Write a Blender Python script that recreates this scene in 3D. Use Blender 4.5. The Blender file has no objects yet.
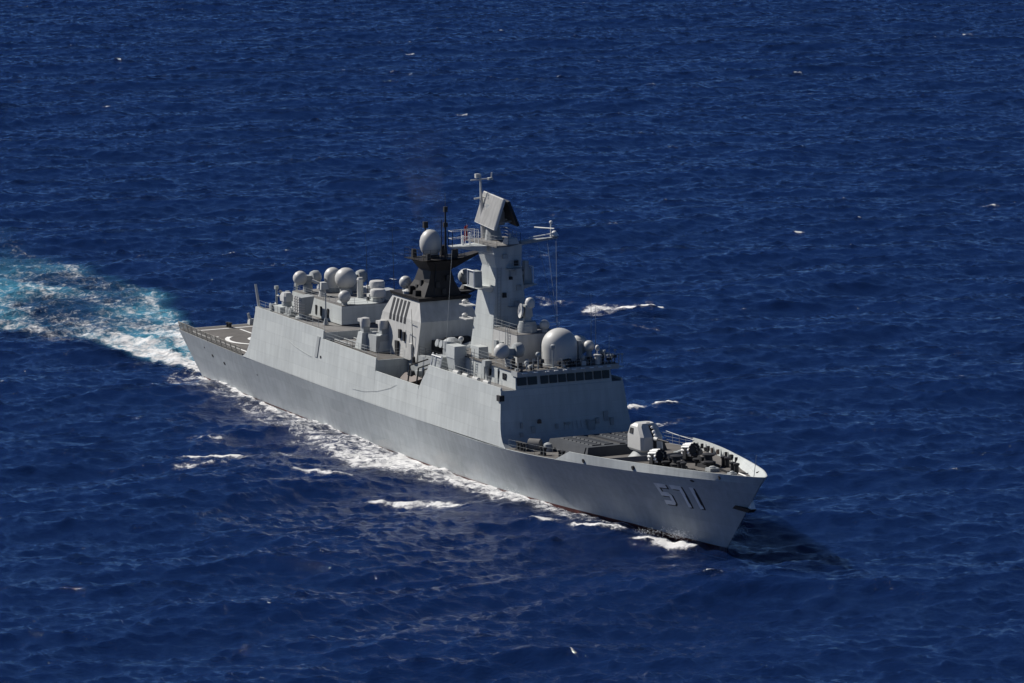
import bpy, math, random
import numpy as np
from mathutils import Vector, Matrix

R = math.radians
random.seed(7)
scene = bpy.context.scene
col = scene.collection

# ------------------------------------------------------------------ camera
CAM = (518.75, -216.61, 91.47)
YAW, PITCH, ROLL = 2.68459, 0.156157, -0.006693
FPX = 4611.088
def cam_axes():
    f = Vector((math.cos(PITCH)*math.cos(YAW), math.cos(PITCH)*math.sin(YAW), -math.sin(PITCH)))
    r = f.cross(Vector((0, 0, 1))).normalized(); u = r.cross(f)
    c, s = math.cos(ROLL), math.sin(ROLL)
    return f, c*r+s*u, -s*r+c*u
_f, _r, _u = cam_axes()
cam = bpy.data.cameras.new('camera'); camo = bpy.data.objects.new('camera', cam); col.objects.link(camo)
cam.sensor_width = 36; cam.lens = FPX*36/1024
cam.clip_start = 1; cam.clip_end = 60000
camo.matrix_world = Matrix(((_r.x, _u.x, -_f.x, CAM[0]), (_r.y, _u.y, -_f.y, CAM[1]), (_r.z, _u.z, -_f.z, CAM[2]), (0, 0, 0, 1)))
scene.camera = camo

# ------------------------------------------------------------------ light
SUN = Vector((-.65, -.40, .65)).normalized()
w = bpy.data.worlds.new('World'); scene.world = w; w.use_nodes = True
nt = w.node_tree; bg = nt.nodes['Background']; sky = nt.nodes.new('ShaderNodeTexSky')
sky.sky_type = 'NISHITA'; sky.sun_disc = False
sky.sun_elevation = math.asin(SUN.z); sky.sun_rotation = math.atan2(SUN.x, SUN.y)
sky.altitude = 4000; sky.air_density = .8; sky.dust_density = 0.0; sky.ozone_density = 9.0
nt.links.new(sky.outputs[0], bg.inputs[0]); bg.inputs[1].default_value = 0.05
sl = bpy.data.lights.new('sun', 'SUN'); sl.energy = 5.0; sl.angle = R(.53); sl.color = (1, .955, .89)
so = bpy.data.objects.new('sun', sl); col.objects.link(so); so.location = (0, 0, 200)
so.rotation_euler = SUN.to_track_quat('Z', 'Y').to_euler()
scene.view_settings.view_transform = 'Standard'; scene.view_settings.look = 'None'
scene.view_settings.exposure = 0.22; scene.view_settings.gamma = 1

# ------------------------------------------------------------------ materials
def nodes(name):
    m = bpy.data.materials.new(name); m.use_nodes = True
    return m, m.node_tree, m.node_tree.nodes['Principled BSDF']
def N(t, kind, **k):
    n = t.nodes.new(kind)
    for a, b in k.items(): setattr(n, a, b)
    return n
def paint(name, rgb, rough=.55, var=.12, streak=.10, scale=.35, rust=0.0, metallic=0.0, weld=0.0, spec=.35, pale_mix=0.0):
    """weathered ship paint: broad blotches, thin vertical run marks, a little rust, weld-seam bump"""
    m, t, b = nodes(name)
    tc = N(t, 'ShaderNodeTexCoord')
    n1 = N(t, 'ShaderNodeTexNoise'); n1.inputs['Scale'].default_value = scale; n1.inputs['Detail'].default_value = 6
    t.links.new(tc.outputs['Object'], n1.inputs['Vector'])
    mp = N(t, 'ShaderNodeMapping'); mp.inputs['Scale'].default_value = (1.9, 1.9, .16)
    t.links.new(tc.outputs['Object'], mp.inputs['Vector'])
    n2 = N(t, 'ShaderNodeTexNoise'); n2.inputs['Scale'].default_value = 1.0; n2.inputs['Detail'].default_value = 5
    t.links.new(mp.outputs[0], n2.inputs['Vector'])
    r1 = N(t, 'ShaderNodeMapRange'); r1.inputs[1].default_value = .25; r1.inputs[2].default_value = .75
    r1.inputs[3].default_value = 1-var; r1.inputs[4].default_value = 1+var
    t.links.new(n1.outputs['Fac'], r1.inputs[0])
    r2 = N(t, 'ShaderNodeMapRange'); r2.inputs[1].default_value = .3; r2.inputs[2].default_value = .7
    r2.inputs[3].default_value = 1-streak; r2.inputs[4].default_value = 1+streak
    t.links.new(n2.outputs['Fac'], r2.inputs[0])
    mu = N(t, 'ShaderNodeMath', operation='MULTIPLY'); t.links.new(r1.outputs[0], mu.inputs[0]); t.links.new(r2.outputs[0], mu.inputs[1])
    vm = N(t, 'ShaderNodeVectorMath', operation='SCALE'); vm.inputs[0].default_value = rgb
    t.links.new(mu.outputs[0], vm.inputs['Scale'])
    out = vm.outputs[0]
    if weld:
        pb = N(t, 'ShaderNodeTexBrick'); pb.inputs['Scale'].default_value = 1.0; pb.inputs['Mortar Size'].default_value = .018; pb.inputs['Mortar Smooth'].default_value = .6
        pb.inputs['Brick Width'].default_value = 5.2; pb.inputs['Row Height'].default_value = 1.3; pb.inputs['Color1'].default_value = (.94, .945, .95, 1); pb.inputs['Color2'].default_value = (1.05, 1.05, 1.045, 1); pb.inputs['Mortar'].default_value = (.80, .80, .80, 1)
        s5 = N(t, 'ShaderNodeSeparateXYZ'); c5 = N(t, 'ShaderNodeCombineXYZ'); a5 = N(t, 'ShaderNodeMath', operation='ADD')
        t.links.new(tc.outputs['Object'], s5.inputs[0]); t.links.new(s5.outputs['X'], a5.inputs[0]); t.links.new(s5.outputs['Y'], a5.inputs[1]); t.links.new(a5.outputs[0], c5.inputs['X']); t.links.new(s5.outputs['Z'], c5.inputs['Y'])
        t.links.new(c5.outputs[0], pb.inputs['Vector'])
        mp5 = N(t, 'ShaderNodeMix', data_type='RGBA', blend_type='MULTIPLY'); mp5.inputs[0].default_value = 1
        t.links.new(out, mp5.inputs[6]); t.links.new(pb.outputs['Color'], mp5.inputs[7]); out = mp5.outputs[2]
    if pale_mix:  # paler noisy patches, denser towards the waterline
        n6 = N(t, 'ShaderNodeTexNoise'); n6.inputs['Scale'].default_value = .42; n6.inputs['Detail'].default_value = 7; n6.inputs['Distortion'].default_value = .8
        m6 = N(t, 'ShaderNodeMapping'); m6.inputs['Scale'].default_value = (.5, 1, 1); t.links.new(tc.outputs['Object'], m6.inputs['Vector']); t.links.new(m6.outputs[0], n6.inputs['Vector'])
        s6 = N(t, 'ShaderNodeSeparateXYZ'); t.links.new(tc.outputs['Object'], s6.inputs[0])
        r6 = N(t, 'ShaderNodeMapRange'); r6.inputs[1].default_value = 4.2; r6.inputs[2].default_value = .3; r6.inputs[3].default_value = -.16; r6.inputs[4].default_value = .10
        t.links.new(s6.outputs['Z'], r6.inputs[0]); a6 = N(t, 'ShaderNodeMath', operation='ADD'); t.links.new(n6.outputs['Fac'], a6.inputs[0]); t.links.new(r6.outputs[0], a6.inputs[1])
        q6 = N(t, 'ShaderNodeMapRange', interpolation_type='SMOOTHSTEP'); q6.inputs[1].default_value = .42; q6.inputs[2].default_value = .72; q6.inputs[4].default_value = pale_mix
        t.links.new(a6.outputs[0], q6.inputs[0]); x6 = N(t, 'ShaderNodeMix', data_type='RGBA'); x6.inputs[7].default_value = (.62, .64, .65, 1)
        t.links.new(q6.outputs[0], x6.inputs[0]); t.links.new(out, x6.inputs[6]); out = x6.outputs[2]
    if rust:
        n3 = N(t, 'ShaderNodeTexNoise'); n3.inputs['Scale'].default_value = 1.6; n3.inputs['Detail'].default_value = 8; n3.inputs['Roughness'].default_value = .7
        mp3 = N(t, 'ShaderNodeMapping'); mp3.inputs['Scale'].default_value = (1.0, 1.0, .35); mp3.inputs['Location'].default_value = (3.1, 7.7, 1.3)
        t.links.new(tc.outputs['Object'], mp3.inputs['Vector']); t.links.new(mp3.outputs[0], n3.inputs['Vector'])
        r3 = N(t, 'ShaderNodeMapRange'); r3.inputs[1].default_value = .62; r3.inputs[2].default_value = .74; r3.inputs[4].default_value = rust
        t.links.new(n3.outputs['Fac'], r3.inputs[0])
        mx = N(t, 'ShaderNodeMix', data_type='RGBA'); mx.inputs[7].default_value = (.17, .085, .04, 1)
        t.links.new(r3.outputs[0], mx.inputs[0]); t.links.new(out, mx.inputs[6]); out = mx.outputs[2]
    t.links.new(out, b.inputs['Base Color'])
    b.inputs['Roughness'].default_value = rough; b.inputs['Metallic'].default_value = metallic
    b.inputs['Specular IOR Level'].default_value = spec
    if weld:
        br = N(t, 'ShaderNodeTexBrick'); br.inputs['Scale'].default_value = 1.0; br.inputs['Mortar Size'].default_value = .02
        br.inputs['Brick Width'].default_value = 6.0; br.inputs['Row Height'].default_value = 1.25; br.inputs['Mortar Smooth'].default_value = 1.0
        sx = N(t, 'ShaderNodeSeparateXYZ'); cx = N(t, 'ShaderNodeCombineXYZ')
        t.links.new(tc.outputs['Object'], sx.inputs[0]); t.links.new(sx.outputs['X'], cx.inputs['X']); t.links.new(sx.outputs['Z'], cx.inputs['Y'])
        t.links.new(cx.outputs[0], br.inputs['Vector'])
        n4 = N(t, 'ShaderNodeTexNoise'); n4.inputs['Scale'].default_value = .55; n4.inputs['Detail'].default_value = 2
        t.links.new(tc.outputs['Object'], n4.inputs['Vector'])
        ad = N(t, 'ShaderNodeMath', operation='MULTIPLY_ADD'); ad.inputs[1].default_value = .25
        t.links.new(br.outputs['Fac'], ad.inputs[0]); t.links.new(n4.outputs['Fac'], ad.inputs[2])
        bp = N(t, 'ShaderNodeBump'); bp.inputs['Strength'].default_value = weld; bp.inputs['Distance'].default_value = .05
        t.links.new(ad.outputs[0], bp.inputs['Height']); t.links.new(bp.outputs[0], b.inputs['Normal'])
    return m
M = {
 'hull':  paint('hull_grey_paint', (.375, .405, .415), var=.13, streak=.09, scale=.10, rust=.12, weld=.5, pale_mix=.22),
 'grey':  paint('superstructure_grey_paint', (.455, .48, .475), var=.07, streak=.08, scale=.3, rust=.2, weld=.55),
 'worn':  paint('worn_grey_paint', (.46, .46, .445), var=.08, streak=.12, scale=.5, rust=.5),
 'equip': paint('equipment_grey_paint', (.33, .35, .355), var=.08, streak=.1, scale=.8, rust=.25),
 'dome':  paint('radome_grey', (.50, .50, .485), rough=.45, var=.03, streak=.02, scale=.5),
 'deck':  paint('deck_non_skid', (.125, .118, .112), rough=.85, var=.22, streak=.08, scale=.5, spec=.2),
 'deckl': paint('walkway_grey', (.19, .185, .18), rough=.85, var=.2, streak=.08, scale=.5, spec=.2),
 'vls':   paint('launch_cell_grey', (.05, .056, .066), rough=.7, var=.15, streak=.05, scale=.6),
 'black': paint('funnel_black', (.016, .014, .014), rough=.6, var=.35, streak=.2, scale=.8, rust=.12),
 'dark':  paint('dark_equipment', (.022, .023, .026), rough=.6, var=.2, streak=.1, scale=1.5),
 'glass': paint('bridge_glass', (.010, .012, .016), rough=.25, var=.1, streak=0, spec=.3),
 'white': paint('white_marking', (.80, .80, .78), rough=.7, var=.14, streak=.05, scale=1.2),
 'panel': paint('radar_panel', (.57, .565, .545), rough=.6, var=.04, streak=.12, scale=.6),
 'red':   paint('boot_topping_red', (.085, .02, .018), rough=.6, var=.25, streak=.15, scale=.6),
 'flag':  paint('flag_red', (.32, .01, .018), rough=.8, var=.1, streak=0),
 'net':   paint('netting', (.26, .25, .225), rough=.9, var=.25, streak=.2, scale=2),
 'rubber':paint('black_shadow_paint', (.02, .02, .024), rough=.7, var=.1, streak=0),
 'orange':paint('rescue_orange', (.11, .085, .075), rough=.6, var=.15, streak=.1),
}

# ------------------------------------------------------------------ mesh builder
class MB:
    def __init__(s): s.v = []; s.f = []
    def add(s, vs, fs):
        k = len(s.v); s.v += [tuple(p) for p in vs]; s.f += [[i+k for i in f] for f in fs]
    def hexa(s, b, t):                       # bottom quad, top quad (ccw from above)
        s.add(list(b)+list(t), [(3,2,1,0),(4,5,6,7),(0,1,5,4),(1,2,6,5),(2,3,7,6),(3,0,4,7)])
    def box(s, x0, x1, y0, y1, z0, z1, ix=0, iy=0, ix1=None):   # ix/iy: inset of the top
        a = ix if ix1 is None else ix1
        s.hexa([(x0,y0,z0),(x1,y0,z0),(x1,y1,z0),(x0,y1,z0)], [(x0+ix,y0+iy,z1),(x1-a,y0+iy,z1),(x1-a,y1-iy,z1),(x0+ix,y1-iy,z1)])
    def loft(s, rings, cap=True):
        n = len(rings[0]); k = len(s.v)
        for r in rings: s.v += [tuple(p) for p in r]
        for j in range(len(rings)-1):
            for i in range(n):
                a = k+j*n+i; b = k+j*n+(i+1) % n
                s.f.append([a, b, b+n, a+n])
        if cap:
            s.f.append([k+i for i in reversed(range(n))]); s.f.append([k+(len(rings)-1)*n+i for i in range(n)])
    def tube(s, p0, p1, r0, r1=None, n=8, cap=True):
        r1 = r0 if r1 is None else r1
        p0, p1 = Vector(p0), Vector(p1); d = (p1-p0).normalized()
        a = d.orthogonal().normalized(); b = d.cross(a)
        ring = lambda p, r: [p+r*(math.cos(2*math.pi*i/n)*a+math.sin(2*math.pi*i/n)*b) for i in range(n)]
        s.loft([ring(p0, r0), ring(p1, r1)], cap)
    def lathe(s, c, prof, n=20, axis=(0,0,1)):
        d = Vector(axis).normalized(); a = d.orthogonal().normalized(); b = d.cross(a); c = Vector(c)
        s.loft([[c+d*z+max(r,.002)*(math.cos(2*math.pi*i/n)*a+math.sin(2*math.pi*i/n)*b) for i in range(n)] for r, z in prof])
    def ball(s, c, r, n=16, sx=1, sz=1):
        s.lathe(c, [(r*sx*math.sin(math.pi*j/9), -r*sz*math.cos(math.pi*j/9)) for j in range(10)], n)
    def rot(s, origin, rz=0, ry=0, k=0):
        o = Vector(origin); m = Matrix.Rotation(rz, 4, 'Z') @ Matrix.Rotation(ry, 4, 'Y')
        s.v[k:] = [tuple(m @ (Vector(p)-o)+o) for p in s.v[k:]]
        return s
    def build(s, name, mat, parent=None, smooth=None, label=None, origin=None):
        me = bpy.data.meshes.new(name)
        o0 = Vector(origin) if origin else Vector((0,0,0))
        if origin is None and parent is None and s.v:
            o0 = Vector((0,0,0))
        me.from_pydata([tuple(Vector(p)-o0) for p in s.v], [], s.f); me.update()
        import bmesh
        bm = bmesh.new(); bm.from_mesh(me); bmesh.ops.recalc_face_normals(bm, faces=bm.faces); bm.to_mesh(me); bm.free()
        if smooth:
            me.polygons.foreach_set('use_smooth', [True]*len(me.polygons)); me.set_sharp_from_angle(angle=R(smooth))
        me.materials.append(mat)
        o = bpy.data.objects.new(name, me); col.objects.link(o); o.location = o0
        if parent: o.parent = parent
        if label: o['label'] = label
        return o

ship = bpy.data.objects.new('frigate', None); col.objects.link(ship)
ship['label'] = 'grey naval frigate with the number 571 on its bow, steaming through dark blue sea'
ship['category'] = 'warship'
def part(name, mb, mat, parent=ship, **k): return mb.build(name, M[mat], parent, **k)

# ------------------------------------------------------------------ hull form
interp = lambda tab, x: float(np.interp(x, [a for a, _ in tab], [b for _, b in tab]))
from bisect import bisect
def smooth_tab(tab):
    xs = np.array([a for a, _ in tab], float); ys = np.array([b for _, b in tab], float)
    d = np.gradient(ys, xs)
    def g(x):
        x = min(max(x, xs[0]), xs[-1]); i = min(max(int(np.searchsorted(xs, x))-1, 0), len(xs)-2)
        h = xs[i+1]-xs[i]; t = (x-xs[i])/h
        return float((2*t**3-3*t*t+1)*ys[i]+(t**3-2*t*t+t)*h*d[i]+(-2*t**3+3*t*t)*ys[i+1]+(t**3-t*t)*h*d[i+1])
    return g
bwl = smooth_tab([(3.4,5.4),(13,5.9),(23,6.15),(35,6.4),(50,6.5),(64,6.5),(76,6.45),(83,6.3),(92.5,5.75),(99.4,5.1),(106.6,3.95),(113,2.8),(120,1.45),(126.1,0.02)])
bkn = smooth_tab([(0,7.0),(10,7.4),(22,7.78),(40,7.85),(60,7.85),(80,7.85),(92,7.9),(99,7.92),(105.5,7.65),(111,6.95),(114,6.4),(118,5.6),(122,4.55),(126,3.4),(128.8,2.4),(131,1.4),(132.3,.7),(133.1,0.03)])
zkn = smooth_tab([(0,5.42),(22,5.25),(45,5.08),(70,5.12),(92,5.35),(99,5.75),(106,6.25),(118,6.95),(126,7.4),(133.1,7.75)])
XS0, XS1, ZS = 126.1, 133.1, 7.75
def hull_pt(s, v):                # s 0..1 stern->bow, v 0 waterline .. 1 knuckle
    xw = 3.4+(XS0-3.4)*s; xk = XS1*s
    bow = min(max((xk-75)/45, 0), 1)
    x = xw+(xk-xw)*(v**1.0); zk = zkn(xk)
    p = 1+.75*bow
    b = bwl(xw)+(bkn(xk)-bwl(xw))*v**p
    return x, b, zk*v
SS = sorted(set([round(i/110, 5) for i in range(111)]+[.975+.005*i for i in range(6)]))
VV = [i/12 for i in range(13)]
mb = MB(); n = len(VV)+1
for sgn in (-1, 1):
    k = len(mb.v)
    for s in SS:
        x, b, z = hull_pt(s, 0)
        mb.v.append((x, sgn*b*.72, -3.2))
        for v in VV:
            x, b, z = hull_pt(s, v); mb.v.append((x, sgn*b, z))
    for i in range(len(SS)-1):
        for j in range(n-1):
            a = k+i*n+j; mb.f.append([a, a+n, a+n+1, a+1] if sgn < 0 else [a, a+1, a+n+1, a+n])
nn = len(SS)*n
for j in range(n-1): mb.f.append([j, j+1, nn+j+1, nn+j])       # transom
for i in range(len(SS)-1):                                     # weather deck
    a = i*n+n-1; mb.f.append([a, a+n, nn+a+n, nn+a])
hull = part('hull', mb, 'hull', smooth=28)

def on_hull(x, z, off=0.0):       # starboard surface point at given x, z
    s = x/XS1
    for _ in range(25):
        zk = zkn(XS1*s); v = min(max(z/zk, 0), 1)
        xx, b, zz = hull_pt(min(s, 1), v)
        s += (x-xx)/XS1
    return (x, -(b+off), z)
# boot topping: a painted band, three millimetres of paint build-up modelled 12 mm proud
mb = MB(); cols = []
for sgn in (-1, 1):
    k = len(mb.v); xs = [4+i*1.0 for i in range(122)]+[125.9, 126.15, 126.3, 126.45]
    for x in xs:
        zt = float(np.interp(x, [0, 70, 88, 100, 112, 126.4], [.05, .07, .17, .36, .40, .12]))
        for z in (0.0, zt*.5, zt):
            p = on_hull(min(x, 126.1+z*.92), z, .012); mb.v.append((p[0], sgn*-p[1], p[2]))
        p = on_hull(min(x, 126.1), 0.0, .012); mb.v.append((p[0], sgn*-p[1]*.9, -1.0))
    for i in range(len(xs)-1):
        a = k+i*4
        mb.f += [[a, a+4, a+5, a+1], [a+1, a+5, a+6, a+2], [a+3, a+7, a+4, a]]
part('boot_topping', mb, 'red', hull, label='dark red waterline band')

# pennant number on both bows, raised strokes with a black drop shadow
DIG = {'5': [[(0,1),(.9,1),(.9,.80),(0,.80)], [(0,.80),(.24,.80),(.24,.6),(0,.6)], [(0,.6),(.72,.6),(.9,.5),(.68,.40),(0,.40)],
             [(.66,.42),(.9,.5),(.9,.1),(.66,.2)], [(0,.2),(.66,.2),(.9,.1),(.76,0),(0,0)]],
       '7': [[(0,1),(.9,1),(.9,.80),(0,.80)], [(.64,.80),(.9,.80),(.9,.0),(.64,.0)]],
       '1': [[(.33,1),(.61,1),(.61,0),(.33,0)]]}
def number(x0, z0, h, w, gap, off, mat, name, dx=0, dz=0, sgn=-1):
    x = x0
    for ch in '571':
        mb = MB()
        for poly in DIG[ch]:
            q = poly if sgn < 0 else poly
            front = []; back = []
            sub = []
            for a, b in zip(q, q[1:]+q[:1]):
                for t in (0, .5): sub.append((a[0]+(b[0]-a[0])*t, a[1]+(b[1]-a[1])*t))
            for u, v_ in sub:
                zz = z0+v_*h+dz
                xx = x+u*w+dx if sgn < 0 else 2*x0+3*(w+gap)-(x+u*w+dx)-gap
                xx = xx - .0
                zs = zz + (xx-x0)*.055
                p = on_hull(xx, zs, off); front.append((p[0], -sgn*p[1], p[2]))
                p = on_hull(xx, zs, -.02); back.append((p[0], -sgn*p[1], p[2]))
            mb.loft([back, front])
        x += (w*.62 if ch == '1' else w)+gap
        part(name, mb, mat, hull)
for sgn in (-1, 1):
    number(119.0, 3.6, 2.3, 1.8, .45, .035, 'white', 'hull_number', sgn=sgn)
    number(119.0, 3.6, 2.3, 1.8, .45, .018, 'rubber', 'number_shadow', dx=.2, dz=-.1, sgn=sgn)

# fairleads and scuppers
mb_holes = [((10.5, 3.6), .28, .2), ((14.2, 3.2), .30, .2), ((8.2, 4.3), .12, .1), ((125.2, 7.0), .28, .12), ((25.0, 3.4), .1, .1)]
for (x, z), rx, rz in mb_holes:
    mb = MB(); ring = [on_hull(x+rx*math.cos(a), z+rz*math.sin(a), .02) for a in np.linspace(0, 2*math.pi, 12, endpoint=False)]
    ring0 = [on_hull(x+rx*math.cos(a), z+rz*math.sin(a), -.05) for a in np.linspace(0, 2*math.pi, 12, endpoint=False)]
    mb.loft([ring0, ring]); part('fairlead', mb, 'rubber', hull)

# stem anchor pocket: shaded underside painted black, sunlit top painted white
mb = MB()
mb.hexa([(128.6,-.75,4.6),(130.9,-.3,4.5),(131.0,.35,4.5),(128.8,.6,4.6)], [(129.2,-.75,5.0),(131.3,-.3,4.85),(131.4,.4,4.85),(129.6,.6,5.0)])
anc = part('anchor_pocket', mb, 'rubber')
mb = MB(); mb.hexa([(130.2,-.05,4.88),(131.2,-.1,4.88),(131.3,.38,4.88),(130.3,.4,4.88)], [(130.75,.05,5.75),(131.0,.05,5.75),(131.05,.25,5.75),(130.8,.25,5.75)])
part('pocket_lit_top', mb, 'white', anc)

# ------------------------------------------------------------------ decks
ss_ = lambda a, b, x: min(max((x-a)/(b-a), 0), 1)
def deck_sheet(x0, x1, inset=.15, dz=.02, step=1.0, th=.012):
    mb = MB(); xs = list(np.arange(x0, x1, step))+[x1]
    P_ = [(x, max(bkn(x)-inset, .02), zkn(x)+dz) for x in xs]
    k = len(mb.v)
    for x, b, z in P_: mb.v += [(x, -b, z), (x, b, z), (x, -b, z-th), (x, b, z-th)]
    for i in range(len(xs)-1):
        a = k+i*4; mb.f += [[a, a+4, a+5, a+1], [a+2, a+3, a+7, a+6], [a, a+2, a+6, a+4], [a+1, a+5, a+7, a+3]]
    return mb
fd = part('flight_deck', deck_sheet(.3, 22.6), 'deck')
part('foredeck', deck_sheet(89, 132.5, inset=.2), 'deck')
def ring_mark(cx, cy, r, wd, z, parent, a0=0, a1=360):
    mb = MB(); m_ = 48
    k = 0
    for i in range(m_+1):
        a = R(a0+(a1-a0)*i/m_)
        for rr in (r-wd/2, r+wd/2):
            for dz in (0, .006): mb.v.append((cx+rr*math.cos(a), cy+rr*math.sin(a), z+dz))
    for i in range(m_):
        a = i*4; b = a+4
        mb.f += [[a+1, b+1, b+3, a+3], [a, a+2, b+2, b], [a, b, b+1, a+1], [a+2, a+3, b+3, b+2]]
    return part('deck_marking', mb, 'white', parent)
ring_mark(11.5, -.4, 4.6, .55, 5.37, fd); ring_mark(11.5, -.4, 1.9, .5, 5.37, fd)
for x0, x1, y0, y1 in ((2.4, 20, -6.3, -6.05), (2.4, 20, 6.05, 6.3), (2.1, 2.4, -6.3, 6.3), (3.5, 22, -.42, -.18), (7.5, 7.8, -6.0, -4.9), (7.5, 7.8, 4.9, 6.0)):
    mb = MB(); n_ = 8
    for i in range(n_):
        a = x0+(x1-x0)*i/n_; b = x0+(x1-x0)*(i+1)/n_
        za, zb = zkn(a)+.03, zkn(b)+.03
        mb.hexa([(a,y0,za-.01),(b,y0,zb-.01),(b,y1,zb-.01),(a,y1,za-.01)], [(a,y0,za),(b,y0,zb),(b,y1,zb),(a,y1,za)])
    part('deck_marking', mb, 'white', fd)

# ------------------------------------------------------------------ rails
def rail(pts, h=1.05, sp=1.7, r=.02, wires=3, name='railing', mat='equip', parent=ship, closed=False):
    mb = MB(); pts = [Vector(p) for p in pts]
    if closed: pts.append(pts[0])
    for a, b in zip(pts, pts[1:]):
        L = (b-a).length; m_ = max(1, round(L/sp))
        for i in range(m_+1):
            p = a.lerp(b, i/m_); mb.tube(p, p+Vector((0,0,h)), r, n=4)
        for k in range(wires):
            z = Vector((0,0,h*(k+1)/wires)); mb.tube(a+z, b+z, r*.75, n=4)
    return part(name, mb, mat, parent)
# flight-deck net frames, tilted a little outboard
def net_run(pts, out, name='safety_net'):
    mb = MB(); H = 1.05
    for (a, b), o in zip(zip(pts, pts[1:]), out):
        a, b = Vector(a), Vector(b); L = (b-a).length; m_ = max(1, round(L/1.5)); up = Vector((o[0]*.25, o[1]*.25, H))
        for i in range(m_):
            p = a.lerp(b, (i+.04)/m_); q = a.lerp(b, (i+.96)/m_)
            for e0, e1 in ((p, p+up), (q, q+up), (p, q), (p+up, q+up)): mb.tube(e0, e1, .045, n=4)
            for k in range(1, 5): mb.tube(p+up*k/5, q+up*k/5, .026, n=4)
            for k in range(1, 7):
                e = p.lerp(q, k/7); mb.tube(e, e+up, .022, n=4)
    return part(name, mb, 'net', fd)
stbd = [(x, -bkn(x)+.05, zkn(x)+.02) for x in (.4, 5, 10, 15, 20, 21.6)]
net_run(stbd, [(0,-1,0)]*5); net_run([(x, -y, z) for x, y, z in stbd], [(0,1,0)]*5)
mb = MB()                                                          # stern nets lowered flat outboard
for y0 in np.arange(-6.6, 6.3, 1.65):
    for k in range(6): mb.tube((.2-k*.22, y0, 5.42-k*.03), (.2-k*.22, y0+1.55, 5.42-k*.03), .03, n=4)
    for k in range(6): mb.tube((.2, y0+k*.31, 5.42), (-.9, y0+k*.31, 5.27), .03, n=4)
part('stern_net', mb, 'net', fd)
for x, y, h in ((.6, 2.4, 1.5),):                # raised light / net poles on the port edge
    mb = MB(); mb.tube((x, y, 5.3), (x-.25, y-.3, 5.3+h), .22, .17, n=8); mb.box(x-.4, x+.4, y-.4, y+.4, 5.3, 6.1, .1, .1)
    part('deck_edge_pole', mb, 'dome')
mb = MB(); mb.tube((23.9,-6.3,10.4), (23.1,-6.5,13.9), .2, .15, n=8); mb.box(23.5,24.6,-6.55,-6.0,9.4,10.7,.1,.1); part('davit', mb, 'dome')
mb = MB(); mb.lathe((24.0,-6.4,10.9), [(.1,-.5),(.45,-.3),(.45,.3),(.1,.5)], 12, (0,1,0)); part('davit_winch', mb, 'equip')
for i, (x, y) in enumerate(((2.5, 5.5), (6.4, 6.2), (8.0, 6.3), (1.6, -1.0), (1.5, 3.0))):
    mb = MB()
    for d in (-.35, .35): mb.lathe((x+d, y, 5.4), [(.2,0),(.2,.45),(.28,.5),(.28,.62),(.1,.66)], 10)
    mb.box(x-.7, x+.7, y-.22, y+.22, 5.38, 5.46); part('bollard', mb, 'dark')

# ------------------------------------------------------------------ superstructure shells
def ysd(z, zk=5.2): return 7.85-.105*(z-zk)
def shell(profile, name, mat='grey', zmin=5.2, yo=0.0, label=None):
    mb = MB(); n_ = len(profile)
    L_ = [(x, -(ysd(z)-yo), z) for x, z in profile]; R_ = [(x, ysd(z)-yo, z) for x, z in profile]
    mb.v = L_+R_
    mb.f = [list(range(n_)), list(range(2*n_-1, n_-1, -1))]+[[i, i+n_, (i+1) % n_+n_, (i+1) % n_] for i in range(n_)]
    return part(name, mb, mat, smooth=20, label=label)
def dz_(x): return zkn(x)+.012
hang = shell([(21.9, dz_(21.9)), (22.5, 5.5), (23.1, 6.0), (23.65, 6.9), (24.05, 8.0), (24.35, 9.4), (24.75, 11.2), (44.4, 11.05), (44.4, dz_(44.4))], 'hangar')
midh = shell([(44.41, dz_(44.4)), (44.41, 10.1), (58.95, 9.95), (58.95, dz_(59))], 'midship_house')
bayh = shell([(58.96, dz_(59)), (58.96, 7.4), (70.3, 7.4), (70.3, dz_(70.3))], 'boat_bay')
fwdh = shell([(70.31, dz_(70.3)), (70.31, 8.4), (71.1, 9.6), (72.3, 11.05), (90.2, 11.1), (90.7, 8.0), (90.9, 7.2), (91.2, 6.5), (91.65, 5.9), (92.4, dz_(92.3))], 'forward_house')
# bulwark lips along the tops of the shells, starboard and port
def lip(x0, x1, z00, z01, h, parent, th=.14):
    for s in (-1, 1):
        mb = MB(); q = []
        for x, z in ((x0, z00), (x1, z01)):
            for zz in (z-.25, z+h):
                y = ysd(zz); q.append(((x, s*(y+.004), zz), (x, s*(y-th), zz)))
        mb.hexa([q[0][0], q[2][0], q[2][1], q[0][1]], [q[1][0], q[3][0], q[3][1], q[1][1]])
        part('bulwark', mb, 'grey', parent)
lip(24.65, 44.38, 11.2, 11.05, .28, hang); lip(44.42, 58.93, 10.1, 9.95, .26, midh); lip(59.0, 70.28, 7.6, 7.6, 1.2, bayh); lip(72.35, 90.1, 11.05, 11.1, .3, fwdh)
def top_sheet(x0, x1, za, zb, mat='deck', yi=.18, name='deck', parent=ship):
    mb = MB(); ya, yb = ysd(za)-yi, ysd(zb)-yi
    mb.hexa([(x0,-ya,za),(x1,-yb,zb),(x1,yb,zb),(x0,ya,za)], [(x0,-ya,za+.02),(x1,-yb,zb+.02),(x1,yb,zb+.02),(x0,ya,za+.02)])
    return part(name, mb, mat, parent)
top_sheet(24.9, 44.3, 11.2, 11.05, name='hangar_roof', mat='deckl', parent=hang)
top_sheet(44.5, 58.8, 10.1, 9.95, name='house_roof', parent=midh, mat='deck')
top_sheet(59.1, 70.2, 7.42, 7.42, name='bay_floor', parent=bayh)
top_sheet(72.5, 90.0, 11.06, 11.1, name='house_roof', mat='deckl', parent=fwdh)
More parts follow.
